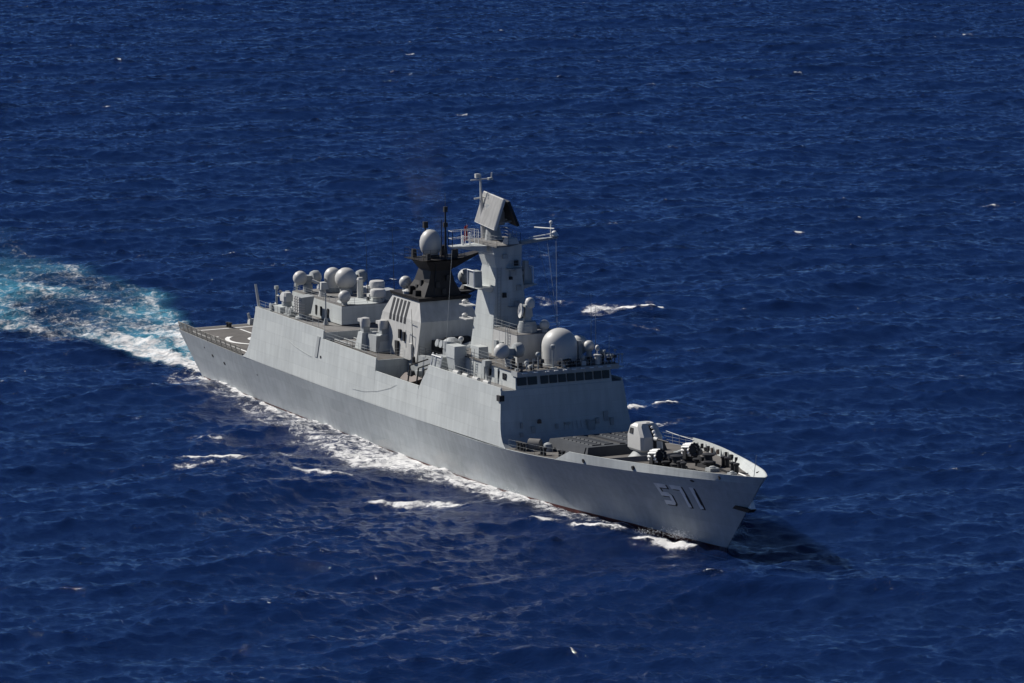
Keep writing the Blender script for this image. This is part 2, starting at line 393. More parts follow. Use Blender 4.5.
rail([(x, -ysd(11.2)+.3, 11.2) for x in (25.2, 34, 44)], name='railing', parent=hang); rail([(x, ysd(11.2)-.3, 11.2) for x in (25.2, 34, 44)], parent=hang)
rail([(x, -ysd(10)+.3, 10.1) for x in (44.8, 52, 58.6)], parent=midh); rail([(58.7, -6.9, 10.0), (58.7, -3.9, 10.0)], parent=midh)
# hull-side details on the light starboard wall
def side_pt(x, z, o=0): return (x, -(ysd(z)+o), z)
mb = MB()
for x0, z0, x1, z1 in ((42.6, 8.1, 43.3, 10.5),):
    mb.hexa([side_pt(x0, z0, -.02), side_pt(x1, z0, -.02), side_pt(x1, z0, .08), side_pt(x0, z0, .08)], [side_pt(x0+.35, z1, -.02), side_pt(x1+.35, z1, -.02), side_pt(x1+.35, z1, .08), side_pt(x0+.35, z1, .08)])
part('side_vent', mb, 'equip', hang)
def cable(pts, r, parent, name='handrail', mat='equip'):
    mb = MB()
    for a, b in zip(pts, pts[1:]): mb.tube(a, b, r, n=5, cap=False)
    part(name, mb, mat, parent)
cable([side_pt(x, z, .04) for x, z in ((35.0, 8.85), (37, 8.45), (39, 8.2), (41.6, 7.95))], .035, hang)
cable([side_pt(x, z, .05) for x, z in ((53.5, 6.0), (56.5, 6.15), (60, 6.7), (63.2, 7.5), (64.8, 8.1))], .016, bayh, 'mooring_line', 'equip')
mb = MB(); mb.tube(side_pt(44.2, 8.25, -.05), side_pt(44.2, 8.25, .05), .17, n=10); part('porthole', mb, 'rubber', hang)
mb = MB(); p = side_pt(90.0, 10.35); mb.box(89.75, 90.5, p[1]-.22, p[1]+.35, 10.05, 10.65); part('navigation_light', mb, 'rubber', fwdh)

# front face of the forward house: doors, boxes, rungs
def facex(z): return float(np.interp(z, [5.4, 5.9, 6.5, 7.2, 8.0, 11.1], [92.4, 91.65, 91.2, 90.9, 90.7, 90.2]))
for y, z, wy, hz, dp in ((2.9, 6.45, .42, .85, .12), (3.7, 7.2, .2, .3, .3), (2.6, 7.1, .2, .3, .2), (-3.9, 6.8, .22, .42, .14), (4.8, 7.5, .25, .6, .15), (5.4, 7.0, .2, .4, .25), (-5.2, 7.4, .12, .3, .25), (-1.1, 7.0, .14, .25, .2), (0.2, 7.2, .3, .12, .22), (-5.4, 6.5, .15, .18, .3)):
    mb = MB(); x = facex(z)
    mb.box(x-.3, x+dp, y-wy, y+wy, z-hz, z+hz); part('door' if hz > .8 else 'locker', mb, 'equip', fwdh)
mb = MB()
for y in np.arange(-.2, 2.2, .5): mb.tube((facex(6.6)+.08, y, 6.2), (facex(7.4)+.08, y, 7.4), .03, n=4)
part('pipe_run', mb, 'equip', fwdh)
mb = MB(); mb.ball((facex(7.9)+.25, -5.0+1.9, 7.7), .22); mb.box(facex(7.7)-.2, facex(7.7)+.3, -3.3, -2.9, 7.45, 7.6); part('searchlight', mb, 'orange', fwdh)

# ------------------------------------------------------------------ bridge house
mb = MB(); BY0, BY1 = -5.45, 5.95
mb.box(73.2, 90.1, BY0, BY1, 11.1, 12.9, .15, .12, .25)
br = part('bridge', mb, 'grey')
mb = MB(); mb.box(73.5, 90.0, BY0-.02, BY1+.02, 12.9, 13.0); part('bridge_roof', mb, 'deck', br)
mb = MB(); mb.box(89.2, 90.6, BY0-.06, BY1+.6, 12.5, 13.04, .0, .0); part('roof_visor', mb, 'equip', br)
mb = MB(); mb.box(89.25, 90.5, BY0, BY1+.5, 13.045, 13.06); part('visor_deck', mb, 'deck', br)
# windows: angled panes with pale eyebrow caps
ws = [(-4.7, .52), (-3.45, .52), (-2.05, .42), (-1.0, .42), (.05, .42), (1.1, .42), (2.15, .42), (3.2, .42), (4.25, .42), (5.25, .38)]
for y, hw in ws:
    mb = MB(); mb.hexa([(89.95,y-hw,11.5),(90.19,y-hw,11.5),(90.19,y+hw,11.5),(89.95,y+hw,11.5)], [(89.85,y-hw,12.32),(90.09,y-hw,12.32),(90.09,y+hw,12.32),(89.85,y+hw,12.32)])
    wd = part('bridge_window', mb, 'glass', br)
    mb = MB(); mb.box(90.55, 90.85, y-hw*.6, y+hw*.6, 12.85, 12.92, .03, .03); part('window_awning', mb, 'white', br)
for x in (87.4, 85.6, 83.8):
    mb = MB(); mb.box(x-.4, x+.4, BY0-.03, BY0+.2, 11.8, 12.45); part('bridge_window', mb, 'glass', br)
# wall fittings on the starboard passage
for x in (75.2, 78.4, 81.9, 85.2):
    mb = MB(); mb.box(x, x+.75, BY0-.07, BY0+.1, 11.14, 12.75); part('door', mb, 'grey', br)
for x, nr in ((79.9, 6), (76.9, 6)):
    mb = MB()
    for d in (0, .45): mb.tube((x+d, BY0-.25, 11.15), (x+d, BY0-.18, 13.3), .035, n=5)
    for k in range(nr): mb.tube((x, BY0-.24, 11.4+k*.31), (x+.45, BY0-.24, 11.4+k*.31), .03, n=4)
    part('ladder', mb, 'equip', br)
for x, y, s_ in ((78.6, -6.75, .24), (80.9, -6.75, .22), (83.4, -6.75, .22), (86.0, -6.75, .22)):
    mb = MB(); mb.lathe((x-.65, y-.05, 11.4), [(.1,0),(s_,.05),(s_,1.25),(.1,1.3)], 12, (1,0,0)); mb.box(x-.4, x-.2, y-.2, y+.2, 11.1, 11.35); mb.box(x+.2, x+.4, y-.2, y+.2, 11.1, 11.35)
    part('life_raft', mb, 'dome', br)
rail([(73.6, BY0+.1, 13.0), (80, BY0+.1, 13.0), (90.4, BY0+.1, 13.02)], parent=br); rail([(90.5, BY0+.1, 13.04), (90.5, BY1+.7, 13.04)], parent=br); rail([(90.4, BY1, 13.0), (74, BY1, 13.0)], parent=br)
rail([(72.6, -6.95, 11.1), (80, -6.95, 11.1), (89.9, -6.95, 11.1)], parent=fwdh)
# port bridge wing sponson
mb = MB(); mb.hexa([(88.9,5.8,12.45),(90.1,5.8,12.45),(90.1,7.0,12.55),(88.9,7.0,12.55)], [(88.7,5.8,12.6),(90.3,5.8,12.6),(90.3,7.4,12.6),(88.7,7.4,12.6)])
part('bridge_wing', mb, 'dome', br)

# equipment at the after end of the bridge roof, starboard
mb = MB(); mb.box(75.7, 77.9, -6.75, -5.2, 12.75, 14.05, .08, .08); mb.hexa([(76.0,-6.5,11.1),(77.6,-6.5,11.1),(77.6,-5.5,11.1),(76.0,-5.5,11.1)], [(75.8,-6.7,12.8),(77.8,-6.7,12.8),(77.8,-5.25,12.8),(75.8,-5.25,12.8)])
bt = part('signal_house', mb, 'grey', br)
mb = MB(); mb.ball((76.4, -5.2, 14.6), .3); mb.tube((76.4,-5.2,14.0), (76.4,-5.2,14.5), .1, n=8); part('satellite_dome', mb, 'dome', br)
mb = MB(); mb.box(78.4, 80.3, -5.0, -3.8, 13.0, 14.2, .05, .05); part('equipment_locker', mb, 'grey', br)
# wire-fronted stowage cage at the after corner of the passage
mb = MB(); mb.hexa([(72.6,-7.05,11.1),(74.9,-7.05,11.1),(74.9,-5.7,11.1),(72.6,-5.7,11.1)], [(72.9,-6.8,12.5),(74.9,-6.8,12.5),(74.9,-5.9,12.5),(72.9,-5.9,12.5)])
part('stowage_locker', mb, 'equip', fwdh)
mb = MB()
for x in (72.6, 73.5, 74.9): mb.tube((x,-7.1,11.1), (x+.12,-6.8,12.75), .09, n=5)
mb.tube((72.6,-6.9,12.5), (75,-6.9,12.5), .07, n=5); part('locker_frame', mb, 'white', fwdh)
mb = MB(); mb.lathe((73.4,-4.9,12.9), [(.85,0),(.95,.3),(.9,1.1),(.4,1.4)], 14); mb.box(72.6, 74.2, -5.6, -4.2, 11.1, 12.95); part('winch_house', mb, 'equip', fwdh)

# fire-control director with twin lobes on the starboard bridge roof
def director(x, y, z, name, rs, rz_=0, r=.95):
    mb = MB(); mb.lathe((x, y, z), [(.55,0),(.55,.9),(.4,1.0),(.4,1.3),(.7,1.35)], 14); mb.box(x-.45, x+.45, y-.6, y+.6, z+1.2, z+2.0)
    d = part(name, mb, 'equip', smooth=40)
    k = MB(); k.lathe((x, y-.25, z+1.75), [(.3,.0),(r*.72,-.12),(r*.95,-.45),(r,-.8),(r*.85,-1.15),(r*.5,-1.45),(.1,-1.52)], 20, (0,1,0)); part('antenna_dome', k, 'dome', d, smooth=50)
    k = MB(); k.lathe((x+.15, y+.3, z+1.75), [(.3,0),(r*.8,.1),(r*.95,.5),(r*.9,.95),(r*.55,1.2),(.1,1.25)], 20, (0,1,0)); part('antenna_dome', k, 'equip', d, smooth=50)
    for o in (d,)+tuple(d.children): pass
    return d
director(86.5, -4.3, 12.95, 'fire_control_director', 1, r=.85)
mb = MB(); mb.box(83.2, 84.1, -6.1, -5.2, 12.75, 13.35, .08, .08); mb.tube((83.7,-5.6,11.1), (83.7,-5.6,12.8), .1, .3, n=8); part('illuminator', mb, 'equip', br)

# forward deckhouse + main search director pedestal
mb = MB(); mb.box(78.8, 85.0, -2.75, 2.75, 13.0, 15.9, .15, .18, .3); fdh = part('director_house', mb, 'worn')
mb = MB(); mb.box(78.95, 84.7, -2.6, 2.6, 15.9, 15.96); part('house_roof', mb, 'deckl', fdh)
for x in (79.6, 80.9):
    mb = MB(); mb.box(x, x+.7, -2.86, -2.5, 13.05, 14.8); part('door', mb, 'equip', fdh)
mb = MB()
for d in (0, .45): mb.tube((82.4+d, -2.9, 13.0), (82.4+d, -2.75, 16.8), .035, n=5)
for k in range(10): mb.tube((82.4, -2.88+k*.012, 13.3+k*.33), (82.85, -2.88+k*.012, 13.3+k*.33), .03, n=4)
part('ladder', mb, 'equip', fdh)
rail([(79.0,-2.5,15.95), (84.6,-2.5,15.95), (84.6,2.5,15.95)], parent=fdh)
mb = MB(); mb.lathe((83.2, -.6, 15.95), [(1.05,0),(1.05,.6),(.9,1.0),(.9,1.15),(.45,1.2),(.4,2.0)], 18)
tr = part('tracking_radar', mb, 'equip', smooth=40)
mb = MB(); mb.box(82.75, 83.65, -1.05, -.15, 17.6, 18.9, .1, .05); part('radar_yoke', mb, 'equip', tr)
mb = MB(); mb.lathe((83.2, -1.1, 18.25), [(.3,0),(.75,-.18),(.8,-.3),(.78,-.36),(.1,-.1)], 16, (.2,1,-.1)); part('dish', mb, 'dome', tr, smooth=50)
mb = MB(); mb.lathe((83.35, -.35, 19.05), [(.1,-.6),(.5,-.4),(.55,.1),(.4,.5),(.1,.62)], 14); part('camera_dome', mb, 'dome', tr, smooth=50)
mb = MB(); mb.ball((84.3, .9, 16.75), .55); mb.tube((84.3,.9,15.9), (84.3,.9,16.4), .3, n=8); part('satellite_dome', mb, 'dome', fdh, smooth=60)

# large radome on the bridge and its neighbours
def radome(x, y, z, r, h, name='radome', base=.25, parent=ship, mat='dome'):
    mb = MB(); prof = [(r*1.0, 0), (r, h-r)]+[(r*math.cos(a), h-r+r*math.sin(a)) for a in np.linspace(.12, math.pi/2, 10)]
    mb.lathe((x, y, z+base), prof, 36); o = part(name, mb, mat, parent, smooth=35)
    b = MB(); b.lathe((x, y, z), [(r*1.04, 0), (r*1.04, base*.8), (r*.97, base)], 32); part('radome_base', b, 'equip', o, smooth=35)
    return o
radome(87.6, 1.0, 12.95, 1.9, 3.65, 'search_radome')
def egg(x, y, z, r, name='satellite_dome', ped=.7, parent=ship, pr=.45):
    mb = MB(); mb.ball((x, y, z+ped+r*.85), r, 22); o = part(name, mb, 'dome', parent, smooth=60)
    b = MB(); b.lathe((x, y, z), [(r*pr*1.25,0),(r*pr,.1),(r*pr,ped),(r*.7,ped+.12)], 16); part('pedestal', b, 'equip', o, smooth=40)
    return o
egg(87.2, 3.5, 13.0, 1.05, ped=.9)
mb = MB(); mb.box(86.6, 88.4, 2.9, 3.4, 13.0, 15.4, .2, .05); part('jamming_array', mb, 'equip', br)
egg(88.6, 4.0, 13.0, .62, ped=1.3)
# a crowd of small fittings round the roof edge
rnd = random.Random(11)
for i, (x, y, h, k) in enumerate(((90.0,-4.9,.9,0),(89.6,-3.9,1.0,2),(89.9,-2.7,1.9,2),(89.4,-2.0,1.0,0),(90.0,-1.0,2.6,1),(89.8,-.1,.7,0),(90.0,.9,.9,0),(90.1,1.9,.8,0),(89.9,2.6,1.2,2),(89.9,3.4,.9,0),
      (90.0,4.3,1.5,3),(89.9,5.0,1.1,0),(90.1,5.6,.7,0),(89.4,6.3,1.0,2),(88.4,-4.9,1.1,0),(87.9,-3.0,.9,2),(88.8,-1.9,.8,0),(88.9,5.4,1.4,1))):
    mb = MB()
    if k == 0: mb.tube((x,y,13.0), (x,y,13+h*.6), .1, n=6); mb.box(x-.2, x+.2, y-.22, y+.22, 13+h*.6, 13+h, .04, .04)
    elif k == 1: mb.tube((x,y,13.0), (x,y,13+h-.5), .09, n=6); mb.lathe((x,y,13+h-.6), [(.12,0),(.24,.15),(.24,.5),(.1,.6)], 10)
    elif k == 2: mb.tube((x,y,13.0), (x,y,13+h-.5), .08, n=6); mb.ball((x,y,13+h-.28), .28, 10)
    else: mb.lathe((x,y,13.0), [(.3,0),(.3,.9),(.42,1.0),(.42,1.12),(.1,1.15)], 12); mb.tube((x,y,14.1), (x,y,14.6), .07, n=6); mb.ball((x,y,14.8), .27, 10, 1, 1.2)
    part(('pelorus', 'signal_lamp', 'searchlight', 'compass_stand')[k], mb, ('dark', 'equip', 'equip', 'dome')[k], br, smooth=45)
for x, y, h in ((88.2, 5.0, 6.0), (89.6, 5.9, 3.0), (86.0, 5.6, 7.0)):
    mb = MB(); mb.tube((x,y,13), (x,y,13+h), .05, .02, n=5); part('whip_antenna', mb, 'equip', br)
for i in range(34):
    x = rnd.uniform(85.6, 90.4); y = rnd.uniform(-5.2, 6.2); h = rnd.uniform(.25, .95); a = rnd.uniform(.08, .24)
    if math.hypot(x-87.6, y-1.0) < 2.3 or (y < -3 and x < 87.6): x = rnd.uniform(89.6, 90.4)
    mb = MB(); q = rnd.randrange(3)
    if q == 0: mb.box(x-a, x+a, y-a*1.3, y+a*1.3, 13.0, 13.0+h*.6, .02, .02)
    elif q == 1: mb.tube((x,y,13.0), (x,y,13+h), .05, n=5); mb.box(x-a*.6, x+a*.6, y-a, y+a, 13+h*.8, 13+h*1.15)
    else: mb.lathe((x,y,13.0), [(a,0),(a,h*.5),(a*.6,h*.7),(.05,h*.75)], 8)
    part(('vent_box', 'lamp', 'cowl')[q], mb, rnd.choice(('dark', 'dark', 'equip', 'dome')), br)
mb = MB()
for i in range(7):
    y = 4.6+i*.42; mb.tube((90.2,y,13.0), (90.2,y,13.9+.5*(i % 3 == 1)), .04, n=4); mb.box(90.1, 90.3, y-.12, y+.12, 13.9+.5*(i % 3 == 1), 14.05+.5*(i % 3 == 1))
part('sensor_rack', mb, 'equip', br)

# ------------------------------------------------------------------ main mast
def rect(x0, x1, y0, y1, z): return [(x0,y0,z),(x1,y0,z),(x1,y1,z),(x0,y1,z)]
mb = MB()
mb.loft([rect(72.3, 77.9, -2.4, 2.55, 11.1), rect(73.5, 77.5, -1.6, 1.75, 20.4), rect(74.0, 77.4, -1.45, 1.6, 22.2), rect(73.1, 77.6, -1.9, 1.6, 24.6)])
mast = part('main_mast', mb, 'grey')
mb = MB(); pz = [(72.1,-2.5),(78.9,-2.1),(78.9,-.6),(77.3,1.7),(72.1,2.3)]; mb.loft([[(a, b, 24.6) for a, b in pz], [(a, b, 24.78) for a, b in pz]]); part('mast_platform', mb, 'deckl', mast)
mb = MB(); mb.tube((77.45, -.4, 13), (77.05, -.4, 20.3), .09, n=6); mb.tube((77.5, 1.2, 13), (77.1, 1.0, 20.3), .06, n=6); part('cable_trunk', mb, 'dome', mast)
rail([(72.2,-2.4,24.78), (78.8,-2.0,24.78), (78.8,-.65,24.78), (77.2,1.6,24.78), (72.2,2.2,24.78)], h=1.0, closed=True, parent=mast, sp=1.2)
# starboard side platform with a white-rimmed electronics box; port twin
for s in (-1, 1):
    mb = MB(); mb.hexa([(74.2,s*1.5,19.4),(76.8,s*1.5,19.4),(76.8,s*2.4,19.75),(74.2,s*2.4,19.75)], [(73.7,s*1.5,20.05),(77.2,s*1.5,20.05),(77.2,s*3.7,20.05),(73.7,s*3.7,20.05)])
    pl = part('side_platform', mb, 'grey', mast)
    mb = MB(); mb.box(74.8, 76.2, s*3.0-.5, s*3.0+.5, 20.06, 21.75, .05, .05); part('electronics_box', mb, 'equip', mast)
    mb = MB()
    for x in (74.7, 76.3): mb.tube((x, s*3.56, 20.06), (x, s*3.56, 21.85), .06, n=5)
    mb.tube((74.7, s*3.56, 21.85), (76.3, s*3.56, 21.85), .06, n=5); part('box_frame', mb, 'white', mast)
for x, y, z, a in ((77.3, .5, 21.6, .35), (77.3, 1.2, 19.9, .3), (77.4, .9, 18.2, .3), (77.5, -.9, 16.2, .25), (77.6, 1.5, 15.4, .3)):
    mb = MB(); mb.box(x-.4, x+a*1.2, y-a, y+a, z-a, z+a); mb.tube((x, y, z), (x+a*2.2, y+.1, z+.3), .07, n=5); part('navigation_light', mb, 'equip', mast)
mb = MB(); mb.box(76.6, 77.4, 1.95, 2.6, 20.7, 22.7, .1, .1); mb.box(76.7, 77.2, 1.4, 2.0, 21.2, 21.6); part('ecm_array', mb, 'equip', mast)
for z, d in ((15.9, .9), (17.4, .6)):
    mb = MB(); mb.box(70.5, 72.3, -2.6, -1.4, z, z+.12); mb.lathe((70.9, -2.1, z+.12), [(.3,0),(.34,.3),(.15,.45)], 10); part('lamp_bracket', mb, 'dome', mast)
for x0, y, z, a, h, mt in ((77.9,-.9,14.4,.2,.5,'dark'),(77.85,.4,14.0,.3,.35,'equip'),(77.8,1.4,17.0,.22,.4,'dark'),(77.7,-.6,19.2,.2,.25,'dark'),(77.6,.9,22.6,.25,.3,'dark'),(77.6,-.5,23.4,.3,.22,'equip'),(77.7,.2,21.0,.16,.16,'dark'),(77.9,1.9,13.4,.25,.5,'equip')):
    mb = MB(); mb.box(x0-.4, x0+a*.8, y-a, y+a, z-h, z+h, .02, .02); part('junction_box', mb, mt, mast)
for z, y0, y1 in ((17.9,-.2,1.5),(16.0,-1.9,-.6),(22.0,-.3,1.4)):
    mb = MB(); xx = 77.5+(24-z)*.03; mb.box(xx-.3, xx+.75, y0, y1, z, z+.07); part('service_platform', mb, 'equip', mast)
    rail([(xx+.7,y0,z+.07),(xx+.7,y1,z+.07)], h=.9, sp=.6, r=.022, parent=mast)
mb = MB()
for d in (0, .4): mb.tube((77.98, -1.7+d, 11.5), (77.45, -1.25+d, 22.2), .035, n=4)
for k in range(30): mb.tube((77.98-.0177*k, -1.7+.015*k, 11.7+k*.35), (77.98-.0177*k, -1.3+.015*k, 11.7+k*.35), .025, n=4)
part('ladder', mb, 'equip', mast)
# yards
mb = MB(); mb.hexa([(75.6,1.5,24.3),(76.6,1.5,24.3),(76.2,6.5,24.72),(75.8,6.5,24.72)], [(75.5,1.5,24.7),(76.7,1.5,24.7),(76.3,6.7,24.9),(75.7,6.7,24.9)]); yd = part('yard', mb, 'equip', mast)
mb = MB(); mb.tube((76, 3.2, 25.0), (76, 6.4, 25.3), .06, n=5); mb.tube((76, 5.9, 24.9), (76, 5.9, 26.4), .09, n=6); mb.tube((74.6, 4.6, 25.9), (77.4, 5.6, 26.0), .07, n=5); mb.ball((76, 5.9, 26.5), .2, 8); mb.lathe((76,6.3,24.95), [(.15,0),(.5,.1),(.2,.55),(.1,.6)], 10); part('antenna', mb, 'white', yd)
mb = MB(); mb.box(77.2, 78.6, -.6, .8, 24.8, 25.4, .2, .2); mb.tube((78,0,25.4), (78,0,25.9), .12, n=6); part('navigation_radar', mb, 'dome', mast)
mb = MB(); mb.hexa([(74.6,-5.6,24.35),(75.4,-5.6,24.35),(76.8,-2.3,23.9),(74.2,-2.3,23.9)], [(74.5,-5.8,24.55),(75.5,-5.8,24.55),(77,-2.3,24.6),(74,-2.3,24.6)]); yd2 = part('yard', mb, 'grey', mast)
rail([(75.5,-2.6,24.6), (75.5,-5.7,24.56), (74.5,-5.7,24.56), (74.5,-2.6,24.6)], h=1.6, wires=2, sp=1.4, r=.035, parent=yd2, mat='white')
mb = MB(); mb.tube((75,-4.2,24.6), (75,-4.2,25.6), .12, n=6); mb.tube((75,-3.4,24.6), (75,-3.4,25.9), .1, n=6); part('antenna', mb, 'white', yd2)
# top pole
mb = MB(); mb.tube((72.2, -.35, 24.7), (71.6, -.35, 29.0), .34, .2, n=8); mb.tube((71.6,-.35,29.0), (70.9,-.1,31.6), .17, .09, n=8)
mb.tube((71.0, -1.3, 31.0), (71.0, 1.2, 31.05), .07, n=5); mb.tube((71.0,1.2,31.0), (71.0,1.25,31.7), .1, n=5); mb.box(70.8, 71.2, .8, 1.3, 30.9, 31.15); mb.box(70.8,71.2,-.75,-.3,31.2,31.65)
mb.tube((71.4,-1.1,29.0), (71.4,.1,29.1), .09, n=5); part('pole_mast', mb, 'dome', mast)

# rotating air-search radar: two back-to-back planar arrays, the starboard one tilted up
u = Vector((math.cos(R(-10)), math.sin(R(-10)), 0)); c0 = Vector((74.1, -.65, 28.0))
vdn = (Vector((math.sin(R(-10)), -math.cos(R(-10)), 0))*math.sin(R(18))+Vector((0, 0, -math.cos(R(18)))))*3.5
nrm = u.cross(vdn).normalized()
if nrm.y > 0: nrm = -nrm
def slab(c, u, hw, v, th, nrm):
    a = [c-u*hw-v/2, c+u*hw-v/2, c+u*hw+v/2, c-u*hw+v/2]
    mb = MB(); mb.hexa([p-nrm*th for p in a], a); return mb
asr = part('search_radar', slab(c0, u, 3.8, vdn, .3, nrm), 'panel', mast)
mb = MB()
for i in range(26):
    t = -3.66+i*.2928
    p = c0+u*t; mb.hexa([p-u*.05-vdn*.48, p+u*.05-vdn*.48, p+u*.05+vdn*.48, p-u*.05+vdn*.48], [q+nrm*.05 for q in (p-u*.05-vdn*.48, p+u*.05-vdn*.48, p+u*.05+vdn*.48, p-u*.05+vdn*.48)])
part('array_element', mb, 'panel', asr)
c1 = c0+Vector((.7, 1.75, .05)); v1 = Vector((.1, 1.1, -2.7)); v1 -= u*v1.dot(u); n1 = u.cross(v1).normalized(); n1 = n1 if n1.y > 0 else -n1
part('rear_array', slab(c1, u, 3.3, v1, .3, n1), 'dark', asr)
mb = MB()
for t in (-1.6, 0, 1.6):
    for dv in (-.35, .35): mb.tube(c0+u*t+vdn*dv-nrm*.3, c1+u*t+v1*dv-n1*.3, .09, n=5)
mb.tube((73.9,0,24.7), (73.6,0,27.2), 1.0, .55, n=12); mb.box(73.0,74.8,-.5,.9,26.4,28.6)
part('radar_pedestal', mb, 'equip', asr)

# ensign hoist flying from the mast: its own thing
mb = MB(); nx, nz = 10, 8
for th in (0, .03):
    for i in range(nx+1):
        for j in range(nz+1):
            s_ = i/nx; mb.v.append((73.3-.42*s_, -2.95+.12*math.sin(5*s_+1.2*j/nz)+th, 24.95+1.5*j/nz-.35*s_*s_))
o_ = (nx+1)*(nz+1)
for i in range(nx):
    for j in range(nz):
        a = i*(nz+1)+j; mb.f += [[a, a+nz+1, a+nz+2, a+1], [o_+a, o_+a+1, o_+a+nz+2, o_+a+nz+1]]
fl = mb.build('flag', M['flag'], None, smooth=60, origin=(73.3,-2.95,24.95))
fl['label'] = 'small red flag flying beside the radar on the main mast'; fl['category'] = 'flag'
mb = MB()
for (a, b) in (((75,-5.5,24.4), (75.5,-6.6,13.0)), ((76,6.5,24.8), (78,5.6,13.1)), ((76,5.4,24.8), (79,5.4,13.1)), ((76,4.2,24.8), (80,5.2,13.1)), ((73.4,-2.8,24.7), (73.3,-2.95,26.6))): mb.tube(a, b, .018, n=4)
part('halyard', mb, 'equip', mast)

# ------------------------------------------------------------------ funnel
def oct_(x0, x1, y, z, c): return [(x0,-y+c,z),(x0+c,-y,z),(x1-c,-y,z),(x1,-y+c,z),(x1,y-c,z),(x1-c,y,z),(x0+c,y,z),(x0,y-c,z)]
mb = MB()
mb.loft([rect(50.6, 62.0, -3.85, 3.85, 9.9), rect(52.6, 62.7, -3.55, 3.55, 14.4), rect(54.2, 61.1, -2.95, 2.95, 16.5)])
fun = part('funnel', mb, 'worn')
for i in range(5):                                              # exhaust-side louvres, upper starboard flank
    def fp(x, t, o): return (x, -(3.55-.6*t)-o, 14.4+2.1*t)
    x = 54.55+i*.95; mb = MB()
    lo = [fp(x, .02-.45*.55, .03), fp(x+.55, .02-.45*.55, .03)]
    a = (x-.15, -3.62, 13.75); b_ = (x+.4, -3.62, 13.75); c_ = fp(x+.55, .86, .03); d_ = fp(x, .86, .03)
    m1 = (x-.05, -3.575, 14.4); m2 = (x+.5, -3.575, 14.4)
    mb.hexa([a, b_, (b_[0], -3.3, 13.75), (a[0], -3.3, 13.75)], [m1, m2, (m2[0], -3.2, 14.4), (m1[0], -3.2, 14.4)])
    mb.hexa([m1, m2, (m2[0], -3.2, 14.4), (m1[0], -3.2, 14.4)], [d_, c_, (c_[0], -2.6, c_[2]), (d_[0], -2.6, d_[2])])
    part('louvre', mb, 'dark', fun)
for x, z in ((57.6, 12.5), (58.7, 12.35)):
    mb = MB(); mb.box(x-.22, x+.22, -3.9, -3.3, z-.5, z+.5); part('vent', mb, 'dark', fun)
for x, z in ((57.0, 10.75), (60.6, 10.9)):
    mb = MB(); mb.box(x-.36, x+.36, -4.0, -3.4, z-.85, z+.9); part('door', mb, 'dark' if x < 58 else 'worn', fun)
cable([(x, -3.95, z) for x, z in ((59.6, 11.2), (59.6, 13.2), (61.2, 13.0), (61.2, 11.0))], .035, fun, 'handrail')
cable([(x, -3.85, z) for x, z in ((60.0, 14.3), (61.5, 14.2))], .04, fun, 'handrail')
# dark box clutter on the funnel front
for x, y, z, a, b_, h in ((62.6, -1.2, 11.6, .5, .9, .7), (62.6, .9, 11.8, .6, 1.4, .7), (62.6, 2.3, 11.6, .4, .5, .5)):
    mb = MB(); mb.box(x-a, x+a, y-b_, y+b_, z-h, z+h); part('ventilator', mb, 'dark', fun)
# black cap with roof ledge, tapering stack and flared top platform
mb = MB()
mb.loft([rect(54.0, 61.4, -3.1, 3.1, 16.5), rect(53.8, 61.6, -3.25, 3.25, 16.9)])
mb.loft([rect(56.0, 61.0, -2.3, 2.3, 16.9), rect(56.9, 60.7, -1.6, 1.6, 18.4), rect(57.3, 60.5, -1.25, 1.25, 19.7), rect(56.9, 61.2, -2.1, 2.2, 20.86)])
cap_ = part('funnel_cap', mb, 'black', fun)
mb = MB(); mb.hexa([(57.2,-2.7,20.87),(60.9,-2.3,20.87),(60.9,2.5,20.87),(57.2,2.8,20.87)], [(57.0,-2.95,20.99),(61.2,-2.5,20.99),(61.2,2.7,20.99),(57.0,3.0,20.99)])
plat = part('funnel_platform', mb, 'black', fun)
mb = MB(); mb.hexa([(58.9,1.6,19.9),(60.6,1.6,19.9),(60.6,2.3,20.3),(58.9,2.3,20.3)], [(58.7,1.6,20.9),(61.1,1.6,20.9),(61.1,5.2,21.75),(60.0,5.2,21.75)]); part('port_bracket', mb, 'black', fun)
rail([(57.1,-2.85,20.99), (61.1,-2.4,20.99), (61.1,2.6,20.99), (57.1,2.9,20.99)], mat='dark', h=1.15, sp=.9, closed=True, parent=fun)
for x, y, a, h in ((57.5,-1.9,.25,.9),(57.6,1.6,.3,1.1),(60.6,-1.6,.22,.7),(60.5,1.7,.25,1.0),(59.8,2.2,.2,1.3)):
    mb = MB(); mb.box(x-a, x+a, y-a, y+a, 20.99, 20.99+h, .04, .04); part('sensor_box', mb, 'dark', fun)
for x, y, z in ((59.0,-1.62,18.3),(58.2,-1.75,17.7),(60.8,-.6,18.2),(60.75,.7,18.9),(60.9,.1,17.4)):
    mb = MB(); mb.box(x-.22, x+.22, y-.25, y+.25, z-.3, z+.3, .03, .03); part('vent_box', mb, 'dark', fun)
cable([(60.95,-1.1,16.9),(60.75,-.9,18.4),(60.6,-.7,19.7),(61.1,-.9,20.8)], .06, fun, 'pipe_run', 'dark')
mb = MB(); mb.ball((58.6, -.35, 22.55), 1.25, 26, 1, 1.28); dm = part('satellite_dome', mb, 'dome', smooth=60)
mb = MB(); mb.lathe((58.6, -.35, 20.99), [(1.0,0),(.95,.25),(.7,.35)], 18); part('pedestal', mb, 'dark', dm)
mb = MB(); mb.tube((61.0,.35,20.99), (61.0,.35,26.8), .15, .09, n=6); mb.tube((60.8,-.05,20.99), (60.8,-.05,25.4), .05, n=5); mb.box(60.85,61.2,.15,.55,26.3,26.9); mb.tube((61.0,.35,26.8), (61.0,.35,28.4), .03, n=4); mb.box(60.75,61.1,.15,.6,24.6,25.1)
